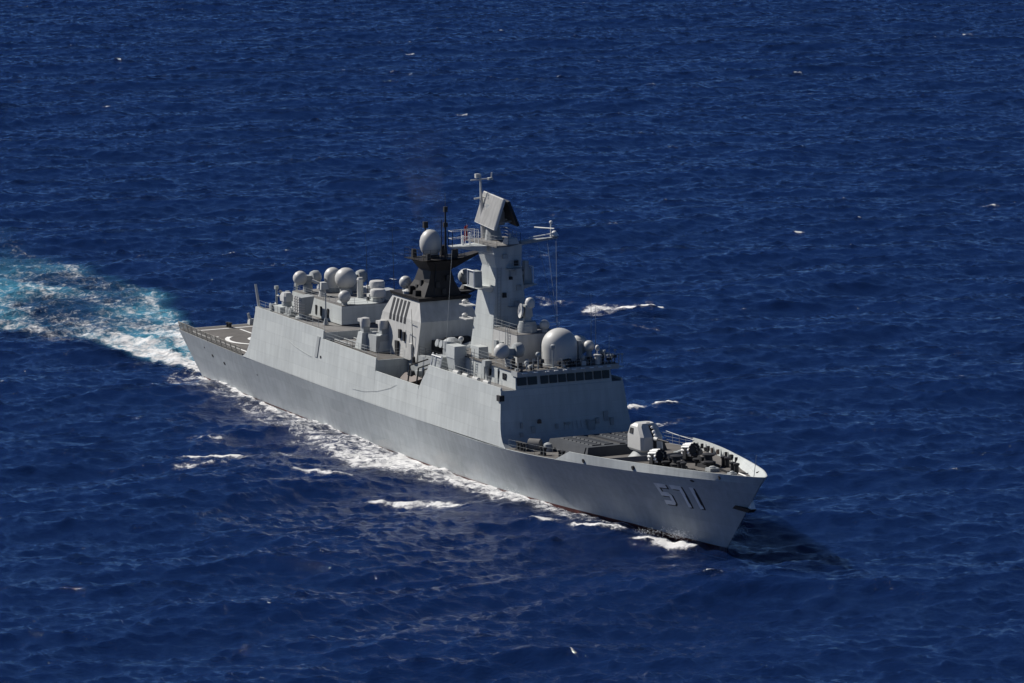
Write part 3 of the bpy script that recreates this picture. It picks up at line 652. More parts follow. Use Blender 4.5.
mb.tube((61.0,.35,23.2), (60.4,.9,21.1), .05, n=4); part('pole_mast', mb, 'dark', fun)
mb = MB(); mb.tube((57.8,-.6,20.99), (57.8,-.6,24.9), .09, n=6); mb.box(57.6,58.0,-.85,-.35,24.2,24.9); part('sensor_post', mb, 'dark', fun)
egg(55.2, -1.9, 16.9, .72, ped=.35, parent=ship)
mb = MB(); mb.lathe((57.2,-2.6,16.9), [(.5,0),(.55,.3),(.2,.5)], 12); part('deck_lamp', mb, 'dome', fun)
for x, y, a, h in ((54.6,-.4,.5,.7),(57.6,-2.3,.35,.9),(59.3,-2.4,.4,.6),(60.5,-1.5,.4,.8),(60.4,1.6,.4,.7)):
    mb = MB(); mb.box(x-a, x+a, y-a, y+a, 16.9, 16.9+h, .08, .08); part('ventilator', mb, 'black', fun)
# starboard-forward director on a bracket between funnel and mast
mb = MB(); mb.lathe((58.6, 3.9, 17.2), [(.7,0),(.4,.4),(.35,1.1)], 12); mb.hexa([(57.2,2.6,16.3),(59.6,2.6,16.3),(59.6,3.1,16.6),(57.2,3.1,16.6)], [(57.0,2.6,17.1),(60.4,2.6,17.1),(60.0,4.8,17.2),(57.6,4.8,17.2)])
dd = part('gun_director', mb, 'dark')
mb = MB(); mb.lathe((58.6, 3.9, 18.6), [(.1,-.75),(.62,-.5),(.85,0),(.62,.5),(.1,.75)], 18, (.7,-.5,.3)); part('antenna_dome', mb, 'equip', dd, smooth=50)

# ------------------------------------------------------------------ boat bay
mb = MB(); mb.box(59.2, 62.5, -3.6, 3.6, 7.44, 9.7, .1, .05); part('bay_house', mb, 'equip', bayh)
for x, y, a, b_, h in ((65.5,-4.4,.6,.6,1.4),(66.8,-5.5,.5,.4,1.0),(67.6,-4.0,.9,.5,2.2),(69.3,-5.6,.4,.6,1.6),(68.6,-6.2,.3,.3,1.2),(64.2,-4.6,.4,.4,1.9)):
    mb = MB(); mb.box(x-a, x+a, y-b_, y+b_, 7.44, 7.44+h, .08, .08); part('davit' if h > 1.7 else 'locker', mb, 'equip' if h > 1.7 else 'dark', bayh)
bo = MB(); bo.loft([[(62.9,-6.15,8.6),(62.9,-5.7,8.4),(62.9,-5.25,8.6),(62.9,-5.7,9.0)], [(63.4,-6.5,8.5),(63.4,-5.7,8.1),(63.4,-4.9,8.5),(63.4,-5.7,9.15)], [(66.2,-6.5,8.5),(66.2,-5.7,8.1),(66.2,-4.9,8.5),(66.2,-5.7,9.1)], [(67.6,-5.9,8.9),(67.6,-5.7,8.7),(67.6,-5.5,8.9),(67.6,-5.7,9.05)]])
b_o = bo.build('rescue_boat', M['orange'], None, smooth=60, origin=(65.2,-5.7,8.1))
b_o['label'] = 'small dark boat stowed in the open bay between the funnel and the bridge block'; b_o['category'] = 'boat'
k = MB(); k.box(64.2, 65.2, -6.0, -5.4, 9.0, 9.5, .1, .1); k.v = [(a-65.2, c+5.7, d-8.1) for a, c, d in k.v]; k.build('console', M['dark'], b_o)
for x in (66.0, 68.2, 69.6):
    mb = MB(); mb.tube((x,-6.9,7.44), (x+.3,-6.6,10.4), .09, n=5); mb.tube((x+.3,-6.6,10.4), (x+.3,-4.4,10.9), .08, n=5); part('davit', mb, 'dark', bayh)
# house between funnel and bridge block
mb = MB(); mb.box(62.6, 71.0, -4.0, 4.0, 7.44, 10.8, .1, .1); part('intake_house', mb, 'equip', bayh)
rail([(63.0,-3.9,10.8), (71.0,-3.9,10.8)], mat='dark', parent=bayh)
for x, y in ((66.5,-2.2), (69.0,-2.4), (66.5, 2.2), (69.0, 2.4)):   # anti-ship missile canisters, crossed pairs
    s = -1 if y < 0 else 1
    for d in (-.5, .5):
        mb = MB(); mb.tube((x+d, -s*2.2, 11.2), (x+d, s*3.2, 12.6), .42, n=12); mb.box(x+d-.35, x+d+.35, s*.8, s*1.4, 10.8, 11.9)
        part('missile_canister', mb, 'equip', label=None)

# ------------------------------------------------------------------ midships deck: close-in gun directors, decoy launchers
def pedestal_mount(x, y, z, name):
    mb = MB(); mb.hexa([(x-.85,y-.95,z),(x+.85,y-.95,z),(x+.85,y+.95,z),(x-.85,y+.95,z)], [(x-.55,y-.6,z+1.9),(x+.55,y-.6,z+1.9),(x+.55,y+.6,z+1.9),(x-.55,y+.6,z+1.9)])
    b = part(name, mb, 'grey')
    k = MB(); k.box(x-.4, x+.4, y-.4, y+.4, z+1.9, z+2.9); part('mount', k, 'equip', b)
    k = MB(); k.lathe((x, y, z+3.0), [(.55,-.5),(.6,0),(.5,.45),(.15,.55)], 14); k.box(x-.95, x+.3, y-.5, y+.5, z+3.0, z+3.35); part('sight', k, 'dome', b, smooth=50)
    return b
pedestal_mount(51.4, -5.2, 10.1, 'electro_optic_mount'); pedestal_mount(53.9, -4.1, 10.1, 'electro_optic_mount')
mb = MB(); mb.box(51.0, 54.6, -5.4, -3.6, 10.1, 11.9, .05, .15); part('mount_base', mb, 'equip')
rail([(49.6,-6.6,10.12), (50.2,-6.9,10.12), (55.5,-6.9,10.12)], h=.9, parent=midh)
mb = MB(); mb.box(44.9, 49.5, -6.4, -3.0, 10.13, 10.2); part('hatch', mb, 'deckl', midh)
for y in (-6.2, -5.0, -3.8):
    mb = MB(); mb.tube((45.2,y,10.35), (49.4,y,10.35), .07, n=5); mb.tube((45.2,y,10.1), (45.2,y,10.4), .06, n=4); mb.tube((49.4,y,10.1), (49.4,y,10.4), .06, n=4); part('torpedo_rail', mb, 'equip', midh)

# multi-barrel decoy launchers on the hangar roof
def decoy(x, y, z, sgn):
    mb = MB(); mb.lathe((x, y, z), [(1.0,0),(.95,.25),(.6,.35),(.55,.6)], 18); b = part('decoy_launcher', mb, 'equip', smooth=40)
    k = MB(); k.hexa([(x-.5,y-.55,z+.6),(x+.8,y-.55,z+.6),(x+.8,y+.55,z+.6),(x-.5,y+.55,z+.6)], [(x-.8,y-.75,z+2.6),(x+1.1,y-.75,z+2.6),(x+1.1,y+.9,z+2.7),(x-.8,y+.9,z+2.7)]); part('launcher_body', k, 'equip', b)
    for i in range(6):
        for j in range(3):
            k = MB(); zz = z+.85+i*.3; xx = x-.35+j*.6
            k.tube((xx, y+sgn*.3, zz), (xx, y+sgn*1.05, zz+.16), .17, .17, n=10); part('launch_tube', k, 'worn', b, smooth=40)
    return b
decoy(34.2, -5.2, 11.2, -1); decoy(33.9, 5.2, 11.2, 1)
# close-in gun turret pair beside them (outboard ends of the hangar roof)
def ciws(x, y, z):
    mb = MB(); mb.lathe((x, y, z), [(.6,0),(.6,.4),(.5,.6)], 18); b = part('close_in_gun', mb, 'equip', smooth=40)
    k = MB(); k.loft([oct_(x-.75, x+.7, .6, z+.6, .2)[:8], oct_(x-.8, x+.72, .62, z+1.2, .2), oct_(x-.6, x+.5, .45, z+1.6, .2)])
    k.v = [(p[0], p[1]+y, p[2]) for p in k.v]; part('turret', k, 'dome', b, smooth=35)
    k = MB()
    for i in range(6):
        a = 2*math.pi*i/6; k.tube((x-.6, y+.14*math.cos(a), z+1.25+.14*math.sin(a)), (x-2.0, y+.14*math.cos(a), z+1.45+.14*math.sin(a)), .05, n=5)
    part('barrel', k, 'dark', b)
    return b
ciws(28.6, -4.9, 11.9); ciws(28.6, 4.9, 11.9)
mb = MB(); mb.box(27.2, 29.4, -6.1, -4.3, 11.2, 11.92); part('gun_platform', mb, 'grey')
mb = MB(); mb.box(27.2, 29.4, 4.3, 6.1, 11.2, 11.92); part('gun_platform', mb, 'grey')

# after deckhouse on the hangar roof
mb = MB(); mb.box(26.6, 41.0, -3.45, 3.45, 11.2, 13.3, .1, .1, .15); adh = part('after_deckhouse', mb, 'grey')
mb = MB(); mb.box(26.75, 40.8, -3.3, 3.3, 13.3, 13.36); part('house_roof', mb, 'deckl', adh)
mb = MB(); mb.lathe((38.3, .2, 13.36), [(2.7,0),(2.7,.05),(2.5,.07)], 36); part('turret_ring', mb, 'grey', adh)
for x in (33.6, 35.0, 37.0, 31.5):
    mb = MB(); mb.box(x, x+.35, -3.5, -3.2, 11.5, 12.6); part('door', mb, 'dark', adh)
rail([(27,-3.25,13.36), (40.6,-3.25,13.36), (40.6,3.25,13.36)], parent=adh, h=.8)
egg(32.4, 1.0, 13.35, 1.3, 'satellite_dome', ped=.75, pr=.55)
radome(29.2, .75, 13.35, 1.0, 2.35, 'satellite_radome', base=.45)
director(28.4, -2.1, 13.3, 'fire_control_director', 1, r=.85)
director(30.2, 3.0, 13.3, 'fire_control_director', 1, r=.8)
egg(40.0, -2.6, 13.36, .72, ped=.35)
mb = MB(); mb.lathe((36.2, 1.1, 13.36), [(.38,0),(.36,2.1),(.42,2.2),(.3,2.45)], 12); part('vent_post', mb, 'worn', adh, smooth=40)
mb = MB(); mb.lathe((32.4,-2.0,13.36), [(.5,0),(.35,.8),(.6,.95)], 12); mb.box(31.9, 33.1, -2.5, -1.5, 14.2, 15.0, .2, .15); mb.tube((32.3,-2.4,14.9), (31.7,-3.0,15.2), .16, n=6); part('optical_sight', mb, 'dome', adh)
def small_gun(x, y, z):
    mb = MB(); mb.lathe((x,y,z), [(.6,0),(.6,.4),(.45,.55)], 16); b = part('satellite_antenna', mb, 'equip')
    k = MB(); k.lathe((x,y,z+.55), [(.75,0),(.9,.15),(.92,.75),(.8,.95),(.4,1.02)], 20); k.box(x-.9,x-.3,y-1.0,y-.4,z+.6,z+.95); part('antenna_cover', k, 'dome', b, smooth=40)
small_gun(39.8, 1.7, 13.36); small_gun(38.3, 2.3, 14.1)
mb = MB(); mb.box(37.6, 39.0, 1.7, 2.9, 13.36, 14.1); part('antenna_plinth', mb, 'grey', adh)
mb = MB()
for x, y, h in ((36.8, 2.6, 1.6), (37.3, 2.1, 1.1), (35.6, 2.6, 1.0)): mb.tube((x,y,13.36), (x,y,13.36+h), .1, n=6); mb.ball((x,y,13.36+h), .2, 8)
part('lamp_post', mb, 'dome', adh)
mb = MB(); mb.tube((39.6,-4.8,11.2), (39.6,-4.8,14.9), .1, .07, n=6); mb.lathe((39.6,-4.8,11.2), [(.35,0),(.15,.7)], 10); part('antenna_post', mb, 'equip', hang)
# after roof edge posts, floodlights and winch gear
for x, y, h in ((25.6,-4.9,2.6),(25.8,-2.4,2.8),(25.6,-3.5,1.9),(26.0,-1.0,1.2),(25.5,.6,2.2),(25.6,3.0,2.6)):
    mb = MB(); mb.tube((x,y,11.2), (x,y,11.2+h), .13, n=6); mb.box(x-.2,x+.2,y-.2,y+.2,11.2+h-.3,11.2+h+.1); mb.tube((x,y,11.2+h*.6), (x+.5,y+.1,11.2+h*.6), .12, n=6); part('floodlight_post', mb, 'equip', hang)
for x, y in ((30.8,-5.6),(31.9,-5.7),(27.0,-6.0)):
    mb = MB(); mb.lathe((x,y-.35,11.75), [(.15,0),(.42,.05),(.3,.15),(.3,.6),(.42,.7),(.15,.75)], 14, (0,1,0)); mb.box(x-.4,x+.4,y-.5,y+.5,11.2,11.4); part('hose_reel', mb, 'equip', hang)
# hangar door on the after face
mb = MB()
for i in range(9): mb.box(22.6+i*.16, 23.1+i*.16, -2.6, 2.6, 5.75+i*.52, 6.2+i*.52)
part('hangar_door', mb, 'equip', hang)
for x, y, zb, h, ln in ((38.6, 1.0, 13.3, 8.0, .2), (42.6, 2.6, 11.2, 11.5, .3), (44.0, 5.5, 11.1, 11.0, .2), (63.0, -4.6, 10.0, 6.0, .2)):
    mb = MB(); mb.tube((x,y,zb), (x-ln,y-.15,zb+h), .05, .02, n=5); mb.lathe((x,y,zb), [(.22,0),(.16,.7),(.08,.75)], 8); part('whip_antenna', mb, 'dark')

# ------------------------------------------------------------------ foredeck
# bulwarks, tumbling home above the knuckle
btop = smooth_tab([(103,7.75),(108,7.45),(112,6.85),(116,6.0),(118,5.5),(122,4.5),(126,3.4),(130,2.1),(132.2,1.1),(133.3,.5),(133.8,.02)])
for s in (-1, 1):
    mb = MB(); xs = list(np.arange(103.8 if s < 0 else 105.2, 131, .7))+[131.4, 131.9, 132.3, 132.6, 132.85, 133.0, 133.09]; q = []
    for x in xs:
        xt = x+.72*max(0, (x-117)/16.1)**1.3; b = bkn(x); z = zkn(x)
        zt = 7.25+(xt-105)*1.25/29.2
        if s < 0: zt = z+(zt-z)*float(ss_(103.8, 106.6, x))
        tb = b+(btop(xt)-b)*(zt-z) if s < 0 and x < 106.6 else btop(xt)
        q.append([(x, s*(b+.003), z-.02), (xt, s*tb, zt), (xt-.04, s*max(tb-.12, .004), zt), (x-.5*ss_(118, 127, x), s*max(b-.17-.75*ss_(114, 124, x), .003), z-.02)])
    for a in q: mb.v += a
    for i in range(len(xs)-1):
        a = i*4; mb.f += [[a, a+4, a+5, a+1], [a+1, a+5, a+6, a+2], [a+2, a+6, a+7, a+3], [a+3, a+7, a+4, a]]
    mb.f += [[0,1,2,3], [len(mb.v)-4, len(mb.v)-1, len(mb.v)-2, len(mb.v)-3]]
    bw = part('bow_bulwark', mb, 'grey', smooth=30)
    st = MB()
    for x in np.arange(107, 118, 2.3):
        b = bkn(x)-.14; z = zkn(x); st.hexa([(x-.03,s*b,z+.02),(x+.03,s*b,z+.02),(x+.03,s*(b-.3),z+.02),(x-.03,s*(b-.3),z+.02)], [(x-.03,s*(b-.2),z+.85),(x+.03,s*(b-.2),z+.85),(x+.03,s*(b-.26),z+.85),(x-.03,s*(b-.26),z+.85)])
    part('bulwark_bracket', st, 'grey', bw)
    for x in (109.2, 117.2, 128.9):
        f = MB(); b = bkn(x); f.lathe((x, s*(b-.2), zkn(x)+.35), [(.22,-.3),(.22,.3)], 12, (0,1,.2)); part('fairlead', f, 'rubber', bw)
    if s > 0:
        for i, (x, zz, a) in enumerate(((108.4,.55,.1),(110.2,.5,.14),(111.4,.45,.2),(113.2,.5,.12),(115.8,.55,.1),(117.6,.5,.2),(119.4,.45,.12))):
            f = MB(); b = bkn(x)-.42; f.box(x-a*.7,x+a*.7,b-.18,b+.1,zkn(x)+zz-.25,zkn(x)+zz+.25); part('fire_hose_box' if i == 2 else 'fitting', f, 'orange' if i in (2, 3) else 'dark', bw)
rail([(93.0,-7.7,zkn(93)), (99,-7.7,zkn(99)), (105.0,-7.55,zkn(105))], parent=ship, mat='equip', name='railing', r=.012, wires=2, sp=2.2)
rail([(93.0,7.7,zkn(93)), (99,7.7,zkn(99)), (105.2,7.5,zkn(105))], parent=ship, mat='equip', name='railing', r=.018)

# vertical launch block
mb = MB(); mb.hexa([(95.6,-4.7,5.4),(105.0,-4.7,6.1),(105.0,4.7,6.1),(95.6,4.7,5.4)], [(96.0,-4.4,6.75),(104.7,-4.4,7.15),(104.7,4.4,7.15),(96.0,4.4,6.75)])
vls = part('missile_launch_block', mb, 'vls')
mb = MB()                                                           # sloped spray screen on its starboard shoulder
mb.hexa([(96.0,-4.75,5.6),(104.2,-4.75,6.15),(104.2,-4.45,6.15),(96.0,-4.45,5.6)], [(96.3,-4.5,6.7),(104.3,-4.5,7.1),(104.3,-4.4,7.1),(96.3,-4.4,6.7)]); part('spray_screen', mb, 'vls', vls)
for i in range(8):
    for j in range(4):
        x = 97.0+i*.92; y = (-2.95, -1.55, 1.55, 2.95)[j]; z = 6.75+(x-96)*.046
        mb = MB(); mb.hexa([(x-.38,y-.55,z-.02),(x+.38,y-.55,z+.016),(x+.38,y+.55,z+.016),(x-.38,y+.55,z-.02)], [(x-.34,y-.5,z+.09),(x+.34,y-.5,z+.125),(x+.34,y+.5,z+.125),(x-.34,y+.5,z+.09)]); part('cell_hatch', mb, 'vls', vls)
for y in (-.2, 4.0):
    mb = MB(); mb.hexa([(96.8,y-.35,6.79),(104.3,y-.35,7.12),(104.3,y+.35,7.12),(96.8,y+.35,6.79)], [(96.8,y-.3,6.9),(104.3,y-.3,7.23),(104.3,y+.3,7.23),(96.8,y+.3,6.9)]); part('exhaust_hatch', mb, 'dark', vls)
# gear abreast the launch block, starboard: covered reel, capstan, bollards
mb = MB(); mb.lathe((95.2,-6.5,6.2), [(.35,0),(.62,.08),(.62,1.35),(.35,1.45)], 16, (.75,.66,0)); mb.box(95.0,96.6,-6.6,-5.6,5.45,5.75); part('covered_reel', mb, 'deckl', smooth=40)
mb = MB(); mb.lathe((97.3,-5.3,5.6), [(.5,0),(.5,.5),(.42,.85),(.15,1.0)], 14); part('vent_cowl', mb, 'equip', smooth=40)
for x, y in ((94.3,-7.1), (95.4,-7.2), (104.2,-7.2), (100.0,-7.2)):
    mb = MB(); z = zkn(x)
    for d in (-.3, .3): mb.lathe((x+d,y,z), [(.2,0),(.2,.7),(.28,.78),(.28,.9),(.1,.95)], 10)
    mb.box(x-.65,x+.65,y-.25,y+.25,z,z+.09); part('bollard', mb, 'dark')

# main gun: faceted turret on a conical base
gx, gy, gz = 109.0, 0.0, 6.3
mb = MB(); mb.lathe((gx-.2, gy, gz-.1), [(1.8,0),(1.75,.25),(1.3,.75),(1.15,1.0)], 28); gun = part('main_gun', mb, 'equip', smooth=30)
def ring(x0, x1, yb, yf, z, cb=.35, cf=.3):   # back x0, front x1
    return [(gx+x0,-yb+cb,z),(gx+x0+cb,-yb,z),(gx+x1-cf,-yf,z),(gx+x1,-yf+cf,z),(gx+x1,yf-cf,z),(gx+x1-cf,yf,z),(gx+x0+cb,yb,z),(gx+x0,yb-cb,z)]
mb = MB(); z0 = gz+.95
mb.loft([ring(-1.4,1.4,1.25,1.1,z0), ring(-1.6,1.62,1.42,1.3,z0+.25), ring(-1.62,1.5,1.42,1.28,z0+1.55), ring(-1.4,.62,1.2,1.12,z0+2.5), ring(-1.05,.35,.9,.88,z0+2.78)])
tur = part('turret', mb, 'dome', gun, smooth=15)
mb = MB(); sl_ = [(gx+.1, z0+2.83), (gx+.66, z0+2.54), (gx+1.55, z0+1.58), (gx+1.66, z0+.6)]
for (xa, za), (xb, zb) in zip(sl_, sl_[1:]): mb.hexa([(xa,.02,za-.2),(xb,.02,zb-.2),(xb,.4,zb-.2),(xa,.4,za-.2)], [(xa,.02,za),(xb,.02,zb),(xb,.4,zb),(xa,.4,za)])
part('barrel_slot', mb, 'rubber', tur)
mb = MB(); mb.tube((gx+1.2,.2,z0+1.35), (gx+2.3,.2,z0+1.4), .24, .18, n=12); part('barrel_shroud', mb, 'dome', tur, smooth=40)
mb = MB(); mb.tube((gx+2.2,.2,z0+1.4), (gx+4.6,.2,z0+1.5), .11, .08, n=10); part('barrel', mb, 'dark', tur, smooth=40)
for dx, dz, q in ((.8, 2.42, .15), (1.2, 2.0, .2), (1.48, 1.7, .17)):
    mb = MB(); mb.ball((gx+dx, .3, z0+dz), q, 10); part('muzzle_sensor', mb, 'white', tur)
mb = MB(); mb.hexa([(gx-.95,-1.40,z0+1.75),(gx-.25,-1.40,z0+1.75),(gx-.25,-.9,z0+1.75),(gx-.95,-.9,z0+1.75)], [(gx-.9,-1.31,z0+2.3),(gx-.35,-1.27,z0+2.3),(gx-.35,-.8,z0+2.3),(gx-.9,-.8,z0+2.3)]); part('access_hatch', mb, 'dark', tur)

# anti-submarine rocket launchers: ring of tubes
def rbu(x, y, z):
    mb = MB(); mb.lathe((x,y,z), [(.9,0),(.85,.2),(.5,.3),(.45,.6)], 16); mb.box(x-.35,x+.35,y-.75,y-.55,z+.3,z+1.5); mb.box(x-.35,x+.35,y+.55,y+.75,z+.3,z+1.5)
    b = part('rocket_launcher', mb, 'dark')
    ax = Vector((.97,.2,.16)).normalized(); a_ = ax.orthogonal().normalized(); b_ = ax.cross(a_); c = Vector((x,y,z+1.2))
    for i in range(12):
        an = 2*math.pi*i/12+.2
        o = c+(math.cos(an)*a_+math.sin(an)*b_)*.6
        if i in (9,): continue
        k = MB(); k.tube(o-ax*.7, o+ax*.6, .145, .145, n=10); part('launch_tube', k, 'white', b, smooth=40)
        k = MB(); k.tube(o+ax*.58, o+ax*.68, .16, .16, n=10); part('muzzle_cap', k, 'rubber', b)
    k = MB(); k.tube(c-ax*.55, c+ax*.45, .42, .42, n=14); part('cradle', k, 'dark', b)
    return b
rbu(116.4, -2.6, zkn(115)+.02); rbu(114.9, 2.0, zkn(115)+.02)
# breakwater, windlasses, chain, bollards, hatches, jackstaff
mb = MB()
for s in (-1, 1):
    mb.hexa([(110.3,s*5.9,6.55),(112.6,s*.1,6.75),(112.75,s*.1,6.75),(110.45,s*5.9,6.55)], [(110.1,s*5.9,7.0),(112.3,s*.1,7.3),(112.4,s*.1,7.3),(110.2,s*5.9,7.0)])
part('breakwater', mb, 'deckl')
for x, y in ((118.6,-1.6), (119.6,1.5)):
    z = zkn(x)
    mb = MB(); mb.box(x-1.0,x+1.0,y-.8,y+.8,z,z+.35,.05,.05); mb.lathe((x,y,z+.35), [(.75,0),(.75,.2),(.45,.3),(.4,.75),(.65,.85),(.65,1.0),(.2,1.1)], 18); b = part('windlass', mb, 'dark', smooth=40)
    k = MB(); k.lathe((x-.9,y-.6,z+.65), [(.15,0),(.5,.05),(.3,.15),(.3,1.0),(.5,1.1),(.15,1.15)], 14, (0,1,0)); part('drum', k, 'dark', b)
    k = MB()
    for i in range(26):
        t = i/25; p = Vector((x+.9,y,z+.28)).lerp(Vector((x+6.0,y*.45,zkn(x+6)+.1)), t); d = Vector((.13, .05 if i % 2 else 0, .05 if i % 2 == 0 else 0))
        k.box(p.x-.14,p.x+.14,p.y-(.09 if i % 2 else .04),p.y+(.09 if i % 2 else .04),p.z-(.04 if i % 2 else .09),p.z+(.04 if i % 2 else .09))
    part('anchor_chain', k, 'dark', b)
for x, y in ((120.6,2.9),(125.0,1.5),(121.0,-2.3)):
    mb = MB(); z = zkn(x)
    for d in (-.38, .38): mb.lathe((x+d,y,z), [(.24,0),(.24,.8),(.33,.88),(.33,1.02),(.1,1.08)], 12)
    mb.box(x-.8,x+.8,y-.3,y+.3,z,z+.1); part('bollard', mb, 'dark')
for x, y, a in ((122.8,.2,.55),(116.4,-2.9,.4),(127.2,0,.4),(109.9,3.6,.6)):
    mb = MB(); z = zkn(x); mb.box(x-a,x+a,y-a,y+a,z,z+.4,.04,.04); mb.lathe((x,y,z+.4), [(a*.6,0),(a*.6,.1),(a*.3,.18)], 12); part('hatch', mb, 'equip')
for x, y in ((117.9,-2.4),(120.9,.8),(118.2,1.0)):
    mb = MB(); z = zkn(x); mb.lathe((x,y,z), [(.25,0),(.25,.5),(.5,.62),(.5,.78),(.15,.85)], 12); part('vent_cowl', mb, 'dark', smooth=40)
cable([(124.5,1.8,zkn(124.5)+.06), (127.5,1.2,zkn(127.5)+.06), (130.8,.3,zkn(130.8)+.06)], .07, ship, 'mooring_line', 'white')
cable([(118.0,-.2,zkn(118)+.06), (113.5,-3.4,zkn(113.5)+.06), (112.0,-4.6,zkn(112)+.06)], .07, ship, 'mooring_line', 'white')
cable([(99.0,7.7,7.0), (102.5,7.6,7.0), (105.5,7.45,7.1)], .025, ship, 'guard_wire', 'white')
mb = MB(); mb.tube((131.6,0,8.2), (132.1,0,10.4), .04, .025, n=5); part('jackstaff', mb, 'equip')

# ------------------------------------------------------------------ sea
SEED = np.random.default_rng(5)
def ocean_tile(n, L, wind_dir, wind, seed, spread=2.0, lmin=1.2, lmax=1e9):
    rg = np.random.default_rng(seed)
    k1 = 2*np.pi*np.fft.fftfreq(n, L/n); kx, ky = np.meshgrid(k1, k1, indexing='ij'); k = np.hypot(kx, ky); k[0, 0] = 1
    Lw = wind**2/9.81
    c = (kx*math.cos(wind_dir)+ky*math.sin(wind_dir))/k
    ph = np.exp(-1/(k*Lw)**2)/k**4*np.abs(c)**spread*np.where(c < 0, .15, 1)
    ph *= np.exp(-(k*lmin/6.28*.6)**2)*(k > 2*np.pi/lmax); ph[0, 0] = 0
    h = (rg.normal(size=(n, n))+1j*rg.normal(size=(n, n)))*np.sqrt(ph)
    hz = np.fft.ifft2(h); dx = np.fft.ifft2(1j*kx/k*h); dy = np.fft.ifft2(1j*ky/k*h)
    s = hz.real.std(); 
    # fold measure (jacobian) for breaking crests
    jx = np.fft.ifft2(-kx*kx/k*h).real/s; jy = np.fft.ifft2(-ky*ky/k*h).real/s
    return hz.real/s, dx.real/s, dy.real/s, (jx+jy)
def samp(T, L, x, y, ang):
    c, s = math.cos(ang), math.sin(ang); u = (x*c+y*s)/L; v = (-x*s+y*c)/L
    n_ = T.shape[0]; u = (u % 1)*n_; v = (v % 1)*n_; i = np.floor(u).astype(int) % n_; j = np.floor(v).astype(int) % n_
    fu = u-np.floor(u); fv = v-np.floor(v); i1 = (i+1) % n_; j1 = (j+1) % n_
    return (T[i,j]*(1-fu)+T[i1,j]*fu)*(1-fv)+(T[i,j1]*(1-fu)+T[i1,j1]*fu)*fv
VA = math.atan2(_f.y, _f.x); fx, fy = math.cos(VA), math.sin(VA)
def axis(lo, hi, step, far_lo, far_hi, g=1.16):
    a = list(np.arange(lo, hi+1e-6, step)); d = step; lo_ = []; x = lo
    while x > far_lo: d *= g; x -= d; lo_.append(x)
    d = step; hi_ = []; x = a[-1]
    while x < far_hi: d *= g; x += d; hi_.append(x)
    return np.array(lo_[::-1]+a+hi_)
U = axis(345, 1240, .56, -12000, 40000); V = axis(-172, 172, .42, -25000, 25000)
UU, VVv = np.meshgrid(U, V, indexing='ij')
X = CAM[0]+UU*fx+VVv*fy; Y = CAM[1]+UU*fy-VVv*fx
fade = np.clip(1-np.maximum(np.maximum(345-UU, UU-1240)/400, (np.abs(VVv)-178)/300), 0, 1)
W0 = VA+math.pi+R(14)
T1 = ocean_tile(512, 397.0, W0, 7.2, 21, 4, 3.0)
T2 = ocean_tile(512, 143.0, 0.0, 4.0, 22, 3, 1.5, 40)
T3 = ocean_tile(512, 83.0, 0.0, 2.5, 23, 1.6, .8, 16)
T4 = ocean_tile(512, 47.0, 0.0, 1.65, 24, 1.2, .5, 7)
Z = np.zeros_like(X); DX = np.zeros_like(X); DY = np.zeros_like(X); J = np.zeros_like(X)
for (T, L, amp, ang, chop) in ((T1, 397., .36, 0., .9), (T2, 143., .15, W0+R(-9), 1.0), (T3, 83., .115, W0+R(14), .9), (T4, 47., .052, W0+R(-20), .6)):
    h, dx, dy, jj = T; Z += amp*samp(h, L, X, Y, ang); a = samp(dx, L, X, Y, ang); b = samp(dy, L, X, Y, ang)
    c, s = math.cos(ang), math.sin(ang); DX += amp*chop*(a*c-b*s); DY += amp*chop*(a*s+b*c); J += (amp*chop*samp(jj, L, X, Y, ang) if amp > .12 else 0)
# smooth value noise for shaping foam edges
def vnoise(x, y, sc, seed):
    T = np.random.default_rng(seed).random((256, 256)); u = x/sc; v = y/sc
    i = np.floor(u).astype(int); j = np.floor(v).astype(int); fu = u-i; fv = v-j; fu = fu*fu*(3-2*fu); fv = fv*fv*(3-2*fv)
    g = lambda a, b: T[a % 256, b % 256]
    return (g(i,j)*(1-fu)+g(i+1,j)*fu)*(1-fv)+(g(i,j+1)*(1-fu)+g(i+1,j+1)*fu)*fv
def fbm(x, y, sc, seed, o=4): return sum(vnoise(x, y, sc/2**k, seed+k)*.5**k for k in range(o))/sum(.5**k for k in range(o))
ss = lambda a, b, x: (lambda t: t*t*(3-2*t))(np.clip((x-a)/(b-a), 0, 1))
HB = np.interp(X, [3.4,13,23,35,50,64,76,83,92.5,99.4,106.6,113,120,126.1], [5.4,5.9,6.15,6.4,6.5,6.5,6.45,6.3,5.75,5.1,3.95,2.8,1.45,0])
along = (X > -1) & (X < 127)
D = np.where(X > 126.1, np.hypot(X-126.1, Y), np.where(X < 3.4, np.hypot(np.maximum(np.abs(Y)-5.4, 0), 3.4-X), np.abs(Y)-HB))
foam = np.zeros_like(X); aer = np.zeros_like(X); bump = np.zeros_like(X)
n1_ = fbm(X, Y, 1.7, 91, 3); n8 = fbm(X, Y, 9, 31); n3_ = fbm(X, Y, 3.2, 41); n20 = fbm(X, Y, 24, 51)
# calm the sea right against the hull a bit
calm = np.exp(-np.maximum(D, 0)/5)*along; Z *= 1-.45*calm
